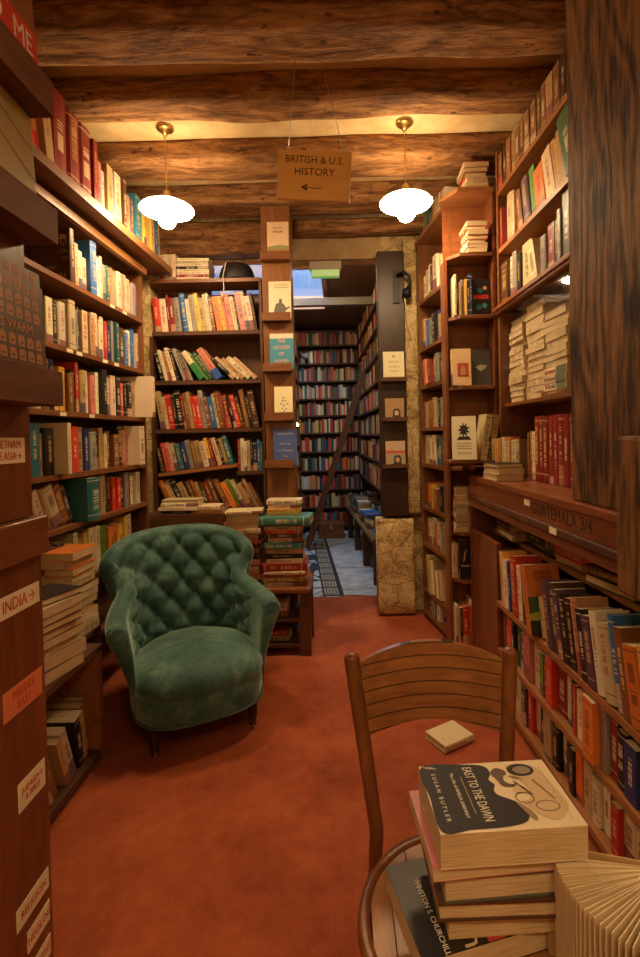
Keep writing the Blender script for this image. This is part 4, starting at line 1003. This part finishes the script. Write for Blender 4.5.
# stool with the open book ----------------------------------------
st = empty('stool', 'small round wooden stool holding the open book beside the chair', 'stool', T((.482, .68, 0)))
MB().lathe([(0, .42), (.108, .42), (.112, .43), (.112, .453), (.106, .458), (0, .458)], 32).build('seat', M_chair, st)
for k in range(4):
    a = PI/4+k*PI/2; MB().tube([(.07*math.cos(a), .07*math.sin(a), .42), (.09*math.cos(a), .09*math.sin(a), .002)], .012, 8).build('leg', M_chairz, st, True)
ob = empty('book', 'open cream paged book standing fanned in the lower right corner', 'book', T((.475, .725, .4585)), None)
def sheet(a, L, h, bend, th=.0012):
    P = []
    n = 10; x = y = 0; an = a
    pts = [(0, 0)]
    for k in range(n):
        an = a+bend*(k/n); x += math.cos(an)*L/n; y += math.sin(an)*L/n; pts.append((x, y))
    return pts
a0, a1 = rad(165), rad(236)
def sheet_mesh(mb, pts, z0, z1, th):
    nrm = []
    for k in range(len(pts)):
        p, q = pts[max(0, k-1)], pts[min(len(pts)-1, k+1)]; d_ = Vector((q[0]-p[0], q[1]-p[1])).normalized(); nrm.append((-d_.y, d_.x))
    L_ = [(x+n[0]*th/2, y+n[1]*th/2) for (x, y), n in zip(pts, nrm)]; R_ = [(x-n[0]*th/2, y-n[1]*th/2) for (x, y), n in zip(pts, nrm)]
    mb.prism(L_+list(reversed(R_)), z0, z1)
NP = 26
mb = MB()
for k in range(NP):
    f = k/(NP-1); a = a0+(a1-a0)*(f**1.25)
    sheet_mesh(mb, sheet(a, .160-.004*abs(f-.5), .23, rad(18*(1-f)-6)), .002+.001*(k % 3), .228+.0015*math.sin(k*2.1), .0016)
mb.build('pages', plain((.74, .60, .38), .8, 0, 'open_pages'), ob)
mb = MB(); sheet_mesh(mb, sheet(a0-.05, .166, .23, rad(8)), 0, .235, .003); mb.build('cover', plain((.45, .30, .14)), ob)
mb = MB(); sheet_mesh(mb, sheet(a1+.06, .166, .23, rad(-4)), 0, .235, .003); mb.build('cover', plain((.45, .30, .14)), ob)
# books on the floor behind the chair
stack(Frame(0, 0, 0), .465, 2.14, 0, 'c', 'on the carpet behind the wooden chair', wh=(.13, .18), tr=(.02, .03), turn=35, labels={0: 'cream paperback lying alone on the carpet behind the wooden chair'})

# ================================================================== ARMCHAIR
AM = T((-.755, 2.42, 0)) @ RZ(rad(27))
ac = empty('armchair', 'green velvet armchair with deep buttoned back and low rounded seat', 'armchair', AM)
def cr(P, t):
    n = len(P)-1; f = min(max(t, 0), 1)*n; i = min(int(f), n-1); q = f-i
    p = [Vector(P[min(max(i+k-1, 0), n)]) for k in range(4)]
    return .5*((2*p[1])+(p[2]-p[0])*q+(2*p[0]-5*p[1]+4*p[2]-p[3])*q*q+(3*p[1]-p[0]-3*p[2]+p[3])*q**3)
US = [0, .13, .25, .36, .45, .53, .61, .70, .80, .90, 1]
EDGE = [(0, .37, .820), (.10, .362, .818), (.195, .338, .806), (.285, .285, .768), (.325, .235, .700), (.262, .20, .640), (.240, .15, .585), (.268, .07, .555), (.290, -.03, .54), (.300, -.12, .53), (.300, -.20, .515)]
BASE = [(0, .255, .29), (.085, .25, .29), (.155, .232, .29), (.205, .20, .29), (.235, .16, .29), (.250, .115, .29), (.258, .065, .29), (.266, .0, .29), (.272, -.07, .29), (.276, -.14, .29), (.276, -.215, .29)]
def uidx(a):
    for i in range(len(US)-1):
        if a <= US[i+1]+1e-9: return (i+(a-US[i])/(US[i+1]-US[i]))/(len(US)-1)
    return 1
NI, NR, NO = 52, 14, 12
TU, TV = 5.0, 3.0
def tuft(p, q):
    a, b = p+q, p-q
    f = (abs(math.sin(PI*a))**.8)*(abs(math.sin(PI*b))**.8)
    da, db = a-round(a), b-round(b)
    btn = math.exp(-((da*da+db*db)/.012))
    return f, btn
def shell(u):
    s = -1 if u < 0 else 1; a = abs(u); k = uidx(a)
    E = cr(EDGE, k); B = cr(BASE, k)
    mir = lambda v: Vector((v.x*s, v.y, v.z))
    out = Vector((B.x, B.y+.25-.10, 0)) if a > .45 else Vector((B.x, B.y+.12, 0))
    out = Vector((E.x*1.0, (E.y-.02)*1.15 if E.y > .1 else .0, 0))
    nb = cr(BASE, min(1, k+.01))-cr(BASE, max(0, k-.01)); n = Vector((-nb.y, nb.x, 0))
    n = Vector((nb.y*-1, nb.x, 0)); n.normalize()
    if n.dot(Vector((B.x, B.y+.1, 0))) < 0: n = -n
    r = .046
    pts = []
    D = E-B
    for i in range(NI+1):
        v = i/NI
        p = B.lerp(E, v)
        # slight S: belly at the bottom, reclining top
        bulge = math.sin(PI*v)*(.030 if a < .5 else .012)
        p = p-n*bulge*.6
        fade = min(1, v/.10)*min(1, (1-v)/.05+.25)
        fa = 1 if a < .72 else max(0, 1-(a-.72)/.12)
        f, bt = tuft(u*TU, v*TV+.25)
        dep = (.030*f-.020*bt-.010)*fade*fa
        nn = (-n+Vector((0, 0, .45*(D.x*n.x+D.y*n.y)/max(.1, D.z)))).normalized()
        pts.append(p+nn*dep)
    # roll over the top
    c = E+n*r
    for i in range(1, NR+1):
        th = PI-(PI*1.22)*i/NR
        pu = 1
        pts.append(c+n*(r*math.cos(th))+Vector((0, 0, r*math.sin(th)*1.0)))
    last = pts[-1]
    ob_ = B+n*.008; ob_.z = .15
    for i in range(1, NO+1):
        v = i/NO
        p = last.lerp(ob_, v)-n*math.sin(PI*v)*.018*(1 if a > .4 else .3)
        pts.append(p)
    return [mir(p) for p in pts]
NUc = 150
rows_ = [shell(-1+2*i/NUc) for i in range(NUc+1)]
mb = MB().grid(rows_)
n1 = len(rows_[0])
# close the two arm fronts with slightly domed scroll faces
for e, row_ in ((0, rows_[0]), (1, rows_[-1])):
    cen = Vector((0, 0, 0))
    for p in row_: cen += p
    cen /= len(row_)
    prev = row_
    for q, fw in ((.92, .016), (.7, .026), (.35, .03)):
        nxt = [Vector(p)*q+cen*(1-q)+Vector((0, -fw, 0)) for p in row_]
        nxt.append(nxt[0]); pr = list(prev)
        if len(pr) == len(row_): pr.append(pr[0])
        mb.grid([pr, nxt] if e else [nxt, pr]); prev = nxt
    i0 = len(mb.v); mb.v += [tuple(p) for p in prev[:-1]]; mb.f.append(tuple(range(i0, i0+len(prev)-1)) if e else tuple(reversed(range(i0, i0+len(prev)-1))))
bko = mb.build('tufted_back', M_velvet, ac, True)
# buttons
def surf(u, v):
    R_ = shell(u); f = v*NI; i = min(int(f), NI-1); return R_[i].lerp(R_[i+1], f-i)
for ia in range(-9, 10):
    for ib in range(-9, 10):
        p, q = (ia+ib)/2, (ia-ib)/2
        u = p/TU; v = (q-.25)/TV
        if abs(u) < .74 and .10 < v < .96:
            P = surf(u, v)
            MB().lathe([(.0, -.007), (.006, -.006), (.0085, -.002), (.0085, .001), (.006, .005), (0, .0065)], 10, T(P)).build('button', M_velvet, ac, True)
# seat cushion: rounded front, straight sides between the arms
def outline(a, k=1., gx=0):
    # polar outline, a measured from +x
    c, s_ = math.cos(a), math.sin(a)
    if s_ < 0:
        e = .62; x = .298*math.copysign(abs(c)**e, c); y = -.13-.245*abs(s_)**.95
    else:
        e = .7; x = .298*math.copysign(abs(c)**e, c); y = -.13+.37*abs(s_)**.9
    # narrower towards the back
    if y > 0: x *= 1-.35*(y/.24)**2
    return x, y
NA = 72
prof = [(0.0, .388), (.25, .386), (.5, .378), (.72, .364), (.86, .348), (.95, .328), (1.0, .300), (1.012, .275), (1.0, .255), (.985, .245)]
rows_ = []
for r_, z_ in prof:
    rr = []
    for k in range(NA):
        x, y = outline(2*PI*k/NA); cx_, cy_ = 0, -.08
        wob = .004*noise.noise(Vector((x*9, y*9, 3)))*(1 if r_ < .9 else .3)
        rr.append((cx_+(x-cx_)*max(r_, .001), cy_+(y-cy_)*max(r_, .001), z_+wob))
    rows_.append(rr)
MB().grid(rows_, True).build('seat_cushion', M_velvet, ac, True)
rows_ = []
for r_, z_ in [(.90, .262), (.985, .25), (1.0, .235), (1.0, .20), (.99, .165), (.975, .14), (.9, .135)]:
    rr = []
    for k in range(NA):
        x, y = outline(2*PI*k/NA)
        pl_ = .0025*math.sin(k*2.3)*(1 if .15 < z_ < .24 else 0)
        rr.append((x*(r_+pl_), -.08+(y+.08)*(r_+pl_), z_))
    rows_.append(rr)
MB().grid(rows_, True, True).build('seat_front', M_velvet, ac, True)
pth = []
for k in range(NA+1):
    x, y = outline(2*PI*k/NA); pth.append((x*.992, -.08+(y+.08)*.992, .140))
MB().tube(pth, .006, 8).build('piping', plain((.05, .10, .07), .5), ac, True)
for x, y, n_ in ((-.215, -.285, 0), (.215, -.285, 0), (-.18, .20, 1), (.18, .20, 1)):
    lg = MB().lathe([(0, .138), (.024, .138), (.026, .125), (.019, .115), (.023, .10), (.02, .06), (.012, .028), (.016, .026), (.016, .02), (0, .02)], 14, T((x, y, 0))).build('leg', plain((.035, .014, .008), .35), ac, True)
    MB().lathe([(0, -.006), (.009, -.006), (.0105, -.003), (.0105, .003), (.009, .006), (0, .006)], 14, T((x, y, .0108)) @ RY(PI/2)).build('castor', M_brass, lg, True)

# ================================================================== LAMPS
LAMPC = (1., .69, .37)
def lamp(x, y, zrim, label, strength, tilt=0):
    r = empty('pendant_lamp', label, 'lamp', T((x, y, CEIL)), 'hanging opal glass lamps')
    H = zrim-CEIL
    MB().lathe([(0, -.001), (.046, -.001), (.05, -.008), (.040, -.018), (.018, -.028), (.012, -.045), (0, -.046)], 20).build('ceiling_rose', M_brass, r, True)
    mb = MB(); zc_ = -.046; k = 0
    while zc_ > H+.15:
        rows_ = []
        rot = RZ(PI/2*(k % 2))
        for q in range(13):
            a = 2*PI*q/12; c_ = Vector((.0055*math.cos(a), 0, -.011+.011*math.sin(a))); rd = Vector((math.cos(a), 0, math.sin(a)))
            rows_.append([tuple(rot @ (c_+rd*(.0016*math.cos(b))+Vector((0, .0016*math.sin(b), 0)))+Vector((0, 0, zc_))) for b in (0, PI/2, PI, 1.5*PI)])
        mb.grid(rows_, True); zc_ -= .0175; k += 1
    mb.build('chain', M_brass, r)
    MB().tube([(0, 0, zc_+.004), (0, 0, H+.06)], .004, 8).build('rod', M_brass, r, True)
    MB().lathe([(0, .105), (.012, .10), (.022, .088), (.026, .062), (.034, .058), (.034, .05), (0, .05)], 18, T((0, 0, H))).build('cap', M_brass, r, True)
    gl = emit_mat('opal_glass', LAMPC, strength)
    S = T((0, 0, H)) @ RY(tilt)
    MB().lathe([(.03, .056), (.06, .045), (.105, .022), (.138, .004), (.1455, -.0055)], 28, S).build('shade_top', emit_mat('opal_glass_top', LAMPC, strength*.3), r, True)
    MB().lathe([(.1455, -.006), (.140, -.014), (.118, -.024), (.08, -.034), (.03, -.038)], 28, S).build('shade', gl, r, True)
    MB().lathe([(.034, -.04), (.047, -.058), (.047, -.076), (.034, -.096), (.016, -.106), (.003, -.108)], 16, S).build('bulb', gl, r, True)
    return r
lamp(-.93, 2.74, 2.632, 'pendant lamp with opal glass shade hanging at the left, over the armchair', 44)
lamp(.395, 2.74, 2.640, 'pendant lamp with opal glass shade hanging at the right, near the end shelf', 44)
lamp(-.55, -.55, 2.55, 'pendant lamp hanging behind the viewer on the left', 29)
lamp(.45, -.55, 2.55, 'pendant lamp hanging behind the viewer on the right', 29)

# ================================================================== HANGING SIGN
sg = empty('hanging_sign', 'small wooden sign with black lettering and an arrow hanging from a beam', 'sign', T((-.083, 2.085, 2.447)) @ RY(rad(4.2)))
SWd, SHt = .153, .103
MB().box(-SWd, SWd, -.011, .011, -SHt, SHt).build('board', M_sign, sg, bevel=.002)
text('lettering', 'BRITISH & U.S.', .044, M_ink, sg, T((-.002, -.0116, .062)) @ FRONT, sx=.9)
text('lettering', 'HISTORY', .044, M_ink, sg, T((0, -.0116, .012)) @ FRONT, sx=.95)
flat('arrow', [[(-.05, -.0015), (.035, -.004), (.035, -.001), (-.05, .0015)], [(-.055, 0), (-.025, .015), (-.028, .004)], [(-.055, 0), (-.028, -.004), (-.025, -.015)]], M_ink, sg, T((0, -.0116, -.052)) @ FRONT)
for x in (-.115, .115):
    rows_ = []
    for q in range(13):
        a = 2*PI*q/12; rows_.append([(x+(.008+.0018*math.cos(b))*math.cos(a), .0018*math.sin(b), SHt+.008+(.008+.0018*math.cos(b))*math.sin(a)) for b in (0, PI/2, PI, 1.5*PI)])
    MB().grid(rows_, True).build('ring', M_metal, sg, True)
inv = sg.matrix_basis.inverted()
for x, xt in ((-.115, -.150), (.115, -.050)):
    top = inv @ Vector((xt, 2.10, 2.966)); MB().tube([(x, 0, SHt+.014), top], .0016, 6).build('wire', M_metal, sg, True)

# ================================================================== BACK ROOM
AR = .093
struct(box('floor_back', M_tile, None, -1.0, 1.0, 4.001, 7.6, -.12, -.010))
cb_ = MB(); SX0, SX1, SY0, SY1 = -.62, -.10, 4.55, 6.05; CZ2 = 2.93
cb_.box(-1.0, SX0, 3.96, 7.6, CZ2, CZ2+.06); cb_.box(SX1, 1.0, 3.96, 7.6, CZ2, CZ2+.06); cb_.box(SX0, SX1, 3.96, SY0, CZ2, CZ2+.06); cb_.box(SX0, SX1, SY1, 7.6, CZ2, CZ2+.06)
struct(cb_.build('ceiling_back', wood('ceiling_boards', (.20, .10, .04), (.09, .042, .016), 'y')))
struct(box('wall_back_room', M_lintel, None, -1.0, 1.0, 7.42, 7.5, -.1, 3.0)); struct(box('wall_left_back_room', M_lintel, None, -.86, -.80, 3.96, 7.42, -.1, 2.99)); struct(box('wall_right_back_room', M_lintel, None, .72, .78, 3.96, 7.42, -.1, 2.99))
sk = struct(MB().box(SX0, SX0+.05, SY0, SY1, CZ2-.02, CZ2+.14).box(SX1-.05, SX1, SY0, SY1, CZ2-.02, CZ2+.14).box(SX0+.05, SX1-.05, SY0, SY0+.05, CZ2-.02, CZ2+.14).box(SX0+.05, SX1-.05, SY1-.05, SY1, CZ2-.02, CZ2+.14).build('window_2', M_gold))
box('pane', M_glass, sk, SX0+.05, SX1-.05, SY0+.05, SY1-.05, CZ2+.10, CZ2+.108)
o = box('cross_beam', plain((.22, .20, .17), .45, .2), None, -.799, .719, 5.05, 5.13, 2.70, 2.78, .004); tag(o, 'pale painted beam crossing below the back room skylight', 'beam')
ex = empty('exit_sign', 'green lit emergency exit box under the doorway lintel', 'sign', T((-.085, 3.87, 2.72)))
box('housing', plain((.55, .5, .4)), ex, -.125, .125, -.035, .035, -.065, -.001, .006); box('lens', emit_mat('green_lens', (.01, .6, .10), .22), ex, -.11, .11, -.032, .032, -.12, -.0655, .008)
stuffs = MB()
PAL = [COL[c][0] for c in 'wwcccTTTkkSrrrddooyyGBtnnNNpk']
def fill(F, z, s0, s1, hr, gap=.06):
    s = s0
    while s < s1-.015:
        if RNG.random() < gap*.5: s += RNG.uniform(.01, .05); continue
        t = min(RNG.uniform(.016, .042), s1-s); h = RNG.uniform(*hr); w = RNG.uniform(.11, .15); d = RNG.uniform(.01, .04)
        c = RNG.choice(PAL); i0 = len(stuffs.f)
        stuffs.box(s, s+t-.001, d, d+w, z, z+h, F.M)
        for k in range(6): stuffs.col[i0+k] = (*[q*RNG.uniform(.85, 1.15) for q in c], 1)
        stuffs.col[i0+1] = (.6, .48, .28, 1)
        if h < hr[1]*.93 and RNG.random() < .35:
            pass
        s += t
ZF = [.08, .34, .60, .87, 1.14, 1.41, 1.66, 1.90, 2.15, 2.40, 2.66]
FF = Frame(-.66, 7.02, 0)
UF = shelf_unit('bookcase', 'far dark bookcase filling the end wall of the back room', FF, .99, .24, ZF, 2.92, M_dark, M_darkz, .022, lip=.003)
for z_ in ZF: fill(FF, z_+.001, .01, .98, (.14, .205))
FG = Frame(.27, 6.98, math.atan2(-1, .05))
UG = shelf_unit('bookcase', 'tall bookcase along the right side of the back room above the bench', FG, 2.78, .22, [.82, 1.10, 1.37, 1.64, 1.90, 2.16, 2.42, 2.67], 2.92, M_dark, M_darkz, .022, base=.78)
for z_ in (.82, 1.10, 1.37, 1.64, 1.90, 2.16, 2.42, 2.67): fill(FG, z_+.001, .01, 2.77, (.15, .215))
FH = Frame(-.565, 4.10, math.atan2(1, 0))
UH = shelf_unit('bookcase', 'orange brown bookcase on the left side of the back room behind the column', FH, 2.85, .20, [.35, .65, .95, 1.25, 1.55, 1.85, 2.15, 2.45], 2.7, M_shelf, M_shelfz, .022)
for z_ in (.35, .65, .95, 1.25, 1.55, 1.85, 2.15, 2.45): fill(FH, z_+.001, .01, 2.84, (.17, .235))
# display bench
FBn = Frame(.065, 6.60, math.atan2(-1, .094))
bn = empty('bench', 'long low wooden display bench covered in books in the back room', 'table', FBn.M)
wbn = wood('bench_wood', (.30, .17, .05), (.14, .07, .02), 'x')
box('bench_top', wbn, bn, 0, 2.20, 0, .42, .375, .41, .004)
for s_ in (.03, .74, 1.45, 2.13):
    box('leg', M_dark, bn, s_, s_+.065, .015, .08, -.01, .374); box('leg', M_dark, bn, s_, s_+.065, .34, .40, -.01, .374)
k = 0
cb2 = 'c w b B r w T B w d w c B w T w c p w k w c n w T c'.split()
for i in range(9):
    for j in range(2):
        s_ = 2.07-i*.238; d_ = .11+j*.185
        n = 3+(i*3+j*2) % 4+(i > 2)+2*(i > 5)
        where = f'in {ordn(i+1)} {"front" if j == 0 else "rear"} pile on the back room bench'
        stack(FBn, s_, d_, .41, ' '.join(RNG.choice('wcbBrTwsvkwBn')+RNG.choice(['', 'f', '']) for _ in range(n)), where, wh=(.14, .19), tr=(.018, .032), turn=RNG.uniform(-8, 8), jit=3, shift=.003)
# ladder
ld = empty('ladder', 'dark wooden ladder leaning to the right against the back room shelves', 'ladder', T((-.43, 5.85, -.009)))
rows_ = []
TOPL = Vector((.74, .0, 2.12)); dirL = TOPL.normalized(); nL = Vector((dirL.z, 0, -dirL.x))
MLd = cols((nL.x, nL.y, nL.z), (0, 1, 0), (dirL.x, dirL.y, dirL.z))
for y in (0, .30): box('rail', M_darkz, ld, -.04, .04, y, y+.03, .025, TOPL.length, .003, M=MLd)
for k in range(8): box('rung', M_dark, ld, -.03, .03, .0305, .2995, .22+k*.25, .245+k*.25, M=MLd)
tk = empty('trunk', 'small brown wooden trunk on the tiles before the far bookcase', 'box', T((-.14, 6.62, -.0095)))
box('body', M_shelf, tk, -.17, .17, -.11, .11, 0, .16, .006); box('lid', M_red, tk, -.175, .175, -.115, .115, .1605, .215, .012); box('clasp', M_brass, tk, -.02, .02, -.119, -.1155, .13, .185)
cl = empty('clip_lamp', 'small white clip lamp on the far bookcase of the back room', 'lamp', T((-.52, 7.0, 2.52)))
MB().lathe([(.012, 0), (.02, .02), (.05, .09), (.048, .09), (.015, .02), (.008, .003)], 16, RY(rad(100)) @ T((0, 0, 0))).build('shade', plain((.75, .75, .8), .3), cl, True)
box('clip', M_iron, cl, -.03, .0, -.02, .019, -.02, .02); MB().lathe([(0, .02), (.018, .03), (.022, .05), (.012, .066), (0, .07)], 12, RY(rad(100))).build('bulb', emit_mat('cool_bulb', (.75, .8, 1), 8), cl, True)
bl_ = empty('bare_bulb', 'tiny bare yellow bulb glowing at the left back room shelf', 'lamp', T((-.535, 6.2, 1.53)))
MB().lathe([(0, -.04), (.014, -.036), (.02, -.02), (.012, -.004), (.01, 0), (0, 0)], 12).build('bulb', emit_mat('yellow_bulb', (1, .75, .2), 14), bl_, True); MB().lathe([(0, 0.0005), (.011, .0005), (.011, .02), (0, .02)], 10).build('socket', M_brass, bl_); box('arm', M_brass, bl_, -.04, .0, -.006, .006, .0205, .03)
# lamps added to brighten the back room, hidden by lintel and column
for x, y, s in ((.05, 4.25, 34), (-.69, 4.95, 60)):
    r = empty('added_ceiling_lamp', 'added unseen opal ceiling lamp '+('just inside the back room doorway' if y < 4.5 else 'deep in the back room'), 'lamp', T((x, y, CZ2)))
    MB().lathe([(0, -.0005), (.09, -.0005), (.09, -.012), (0, -.012)], 20).build('base', M_brass, r); MB().lathe([(.085, -.0125), (.082, -.03), (.06, -.048), (.02, -.056), (.002, -.057)], 20).build('diffuser', emit_mat('opal_glass', (1, .72, .42), s), r, True)

# ================================================================== LIGHT, WORLD, CAMERA
w = bpy.data.worlds.new('sky'); bpy.context.scene.world = w; w.use_nodes = True
bg = w.node_tree.nodes['Background']; bg.inputs[0].default_value = (.30, .50, .95, 1); bg.inputs[1].default_value = .55
sun = bpy.data.lights.new('skylight_daylight', 'AREA'); sun.shape = 'RECTANGLE'; sun.size = .5; sun.size_y = 1.4; sun.energy = 26; sun.color = (.55, .72, 1)
so = bpy.data.objects.new('skylight_daylight', sun); so.location = (-.36, 5.3, 3.3); C.objects.link(so)

cam = bpy.data.cameras.new('camera'); co = bpy.data.objects.new('camera', cam); C.objects.link(co)
co.location = (0, 0, CAMZ); cam.sensor_fit = 'AUTO'; cam.sensor_width = 36; cam.lens = 490/957*36; cam.clip_start = .02
cam.shift_x = -20/957; cam.shift_y = -33.5/957
co.matrix_basis = T((0, 0, CAMZ)) @ RX(PI/2-.0175) @ RZ(-.022)
# ------------------------------------------------------------------ the books that show largest stay single; the many small ones become one object
def gather_books():
    bpy.context.view_layer.update()
    from mathutils.bvhtree import BVHTree
    roots = [o for o in C.objects if o.type == 'EMPTY' and o.get('category') == 'book']
    count = {o.name: 0 for o in roots}
    V = []; F = []; own = []
    for o in C.objects:
        if o.type != 'MESH' or o.name.startswith(('pane', 'glass_pane')): continue
        r = o
        while r.parent: r = r.parent
        M = o.matrix_world; i0 = len(V); V += [M @ v.co for v in o.data.vertices]
        for p in o.data.polygons: F.append([i0+q for q in p.vertices]); own.append(r.name)
    tree = BVHTree.FromPolygons(V, F)
    mw = co.matrix_world.copy(); org = mw.translation; m3 = mw.to_3x3()
    for py in range(0, 957, 2):
        for px in range(0, 640, 2):
            hit = tree.ray_cast(org, m3 @ Vector((px+.5-340, -(py+.5-445), -490)).normalized())
            if hit[2] is not None and own[hit[2]] in count: count[own[hit[2]]] += 1
    order = sorted(roots, key=lambda o: -count[o.name])
    dec = lambda o: any(len(c.children) for c in o.children)
    keep = [o for o in order if dec(o) and count[o.name] > 0]
    for o in order:
        if len(keep) >= KEEP: break
        if o not in keep and count[o.name] > 0: keep.append(o)
    ks = set(o.name for o in keep)
    print('kept', len(keep), 'smallest', min(count[o.name] for o in keep), 'merged', len(roots)-len(keep))
    mb = MB(); mats = []
    for o in roots:
        if o.name in ks: continue
        rv = RNG.random()
        for c in list(o.children):
            M = o.matrix_basis @ c.matrix_basis; i0 = len(mb.v); isp = c.name.startswith('page')
            mb.v += [tuple(M @ v.co) for v in c.data.vertices]
            ul = c.data.uv_layers.active.data if c.data.uv_layers else None
            for p in c.data.polygons:
                k = len(mb.f); mb.f.append(tuple(i0+q for q in p.vertices)); mats.append(1 if isp else 0)
                mb.col[k] = (*tuple(c.color)[:3], rv)
                if ul and not isp: mb.uv[k] = tuple(tuple(ul[li].uv) for li in p.loop_indices)
            for g in list(c.children): bpy.data.objects.remove(g)
            bpy.data.objects.remove(c)
        bpy.data.objects.remove(o)
    i0 = len(mb.v); mb.v += stuffs.v
    for k, fc in enumerate(stuffs.f): mb.col[len(mb.f)] = stuffs.col[k]; mb.f.append(tuple(i0+q for q in fc)); mats.append(0)
    mb.uv.setdefault(-1, None)
    ob = mb.build('books', M_cover_m); ob.data.materials.append(M_pages)
    for p, m_ in zip(ob.data.polygons, mats): p.material_index = m_
    tag(ob, 'all the smaller, far or half hidden books packed on the shop shelves', 'books', None, 'stuff')
KEEP = 300
gather_books()
sc = bpy.context.scene; sc.camera = co
sc.view_settings.view_transform = 'Standard'; sc.view_settings.look = 'None'; sc.view_settings.gamma = 1; sc.view_settings.use_curve_mapping = False
sc.view_settings.exposure = 1.0
sc.cycles.max_bounces = 8; sc.cycles.diffuse_bounces = 4; sc.cycles.transparent_max_bounces = 8
sc.cycles.use_denoising = True
sc.cycles.sample_clamp_indirect = 6
print('books', NB[0])
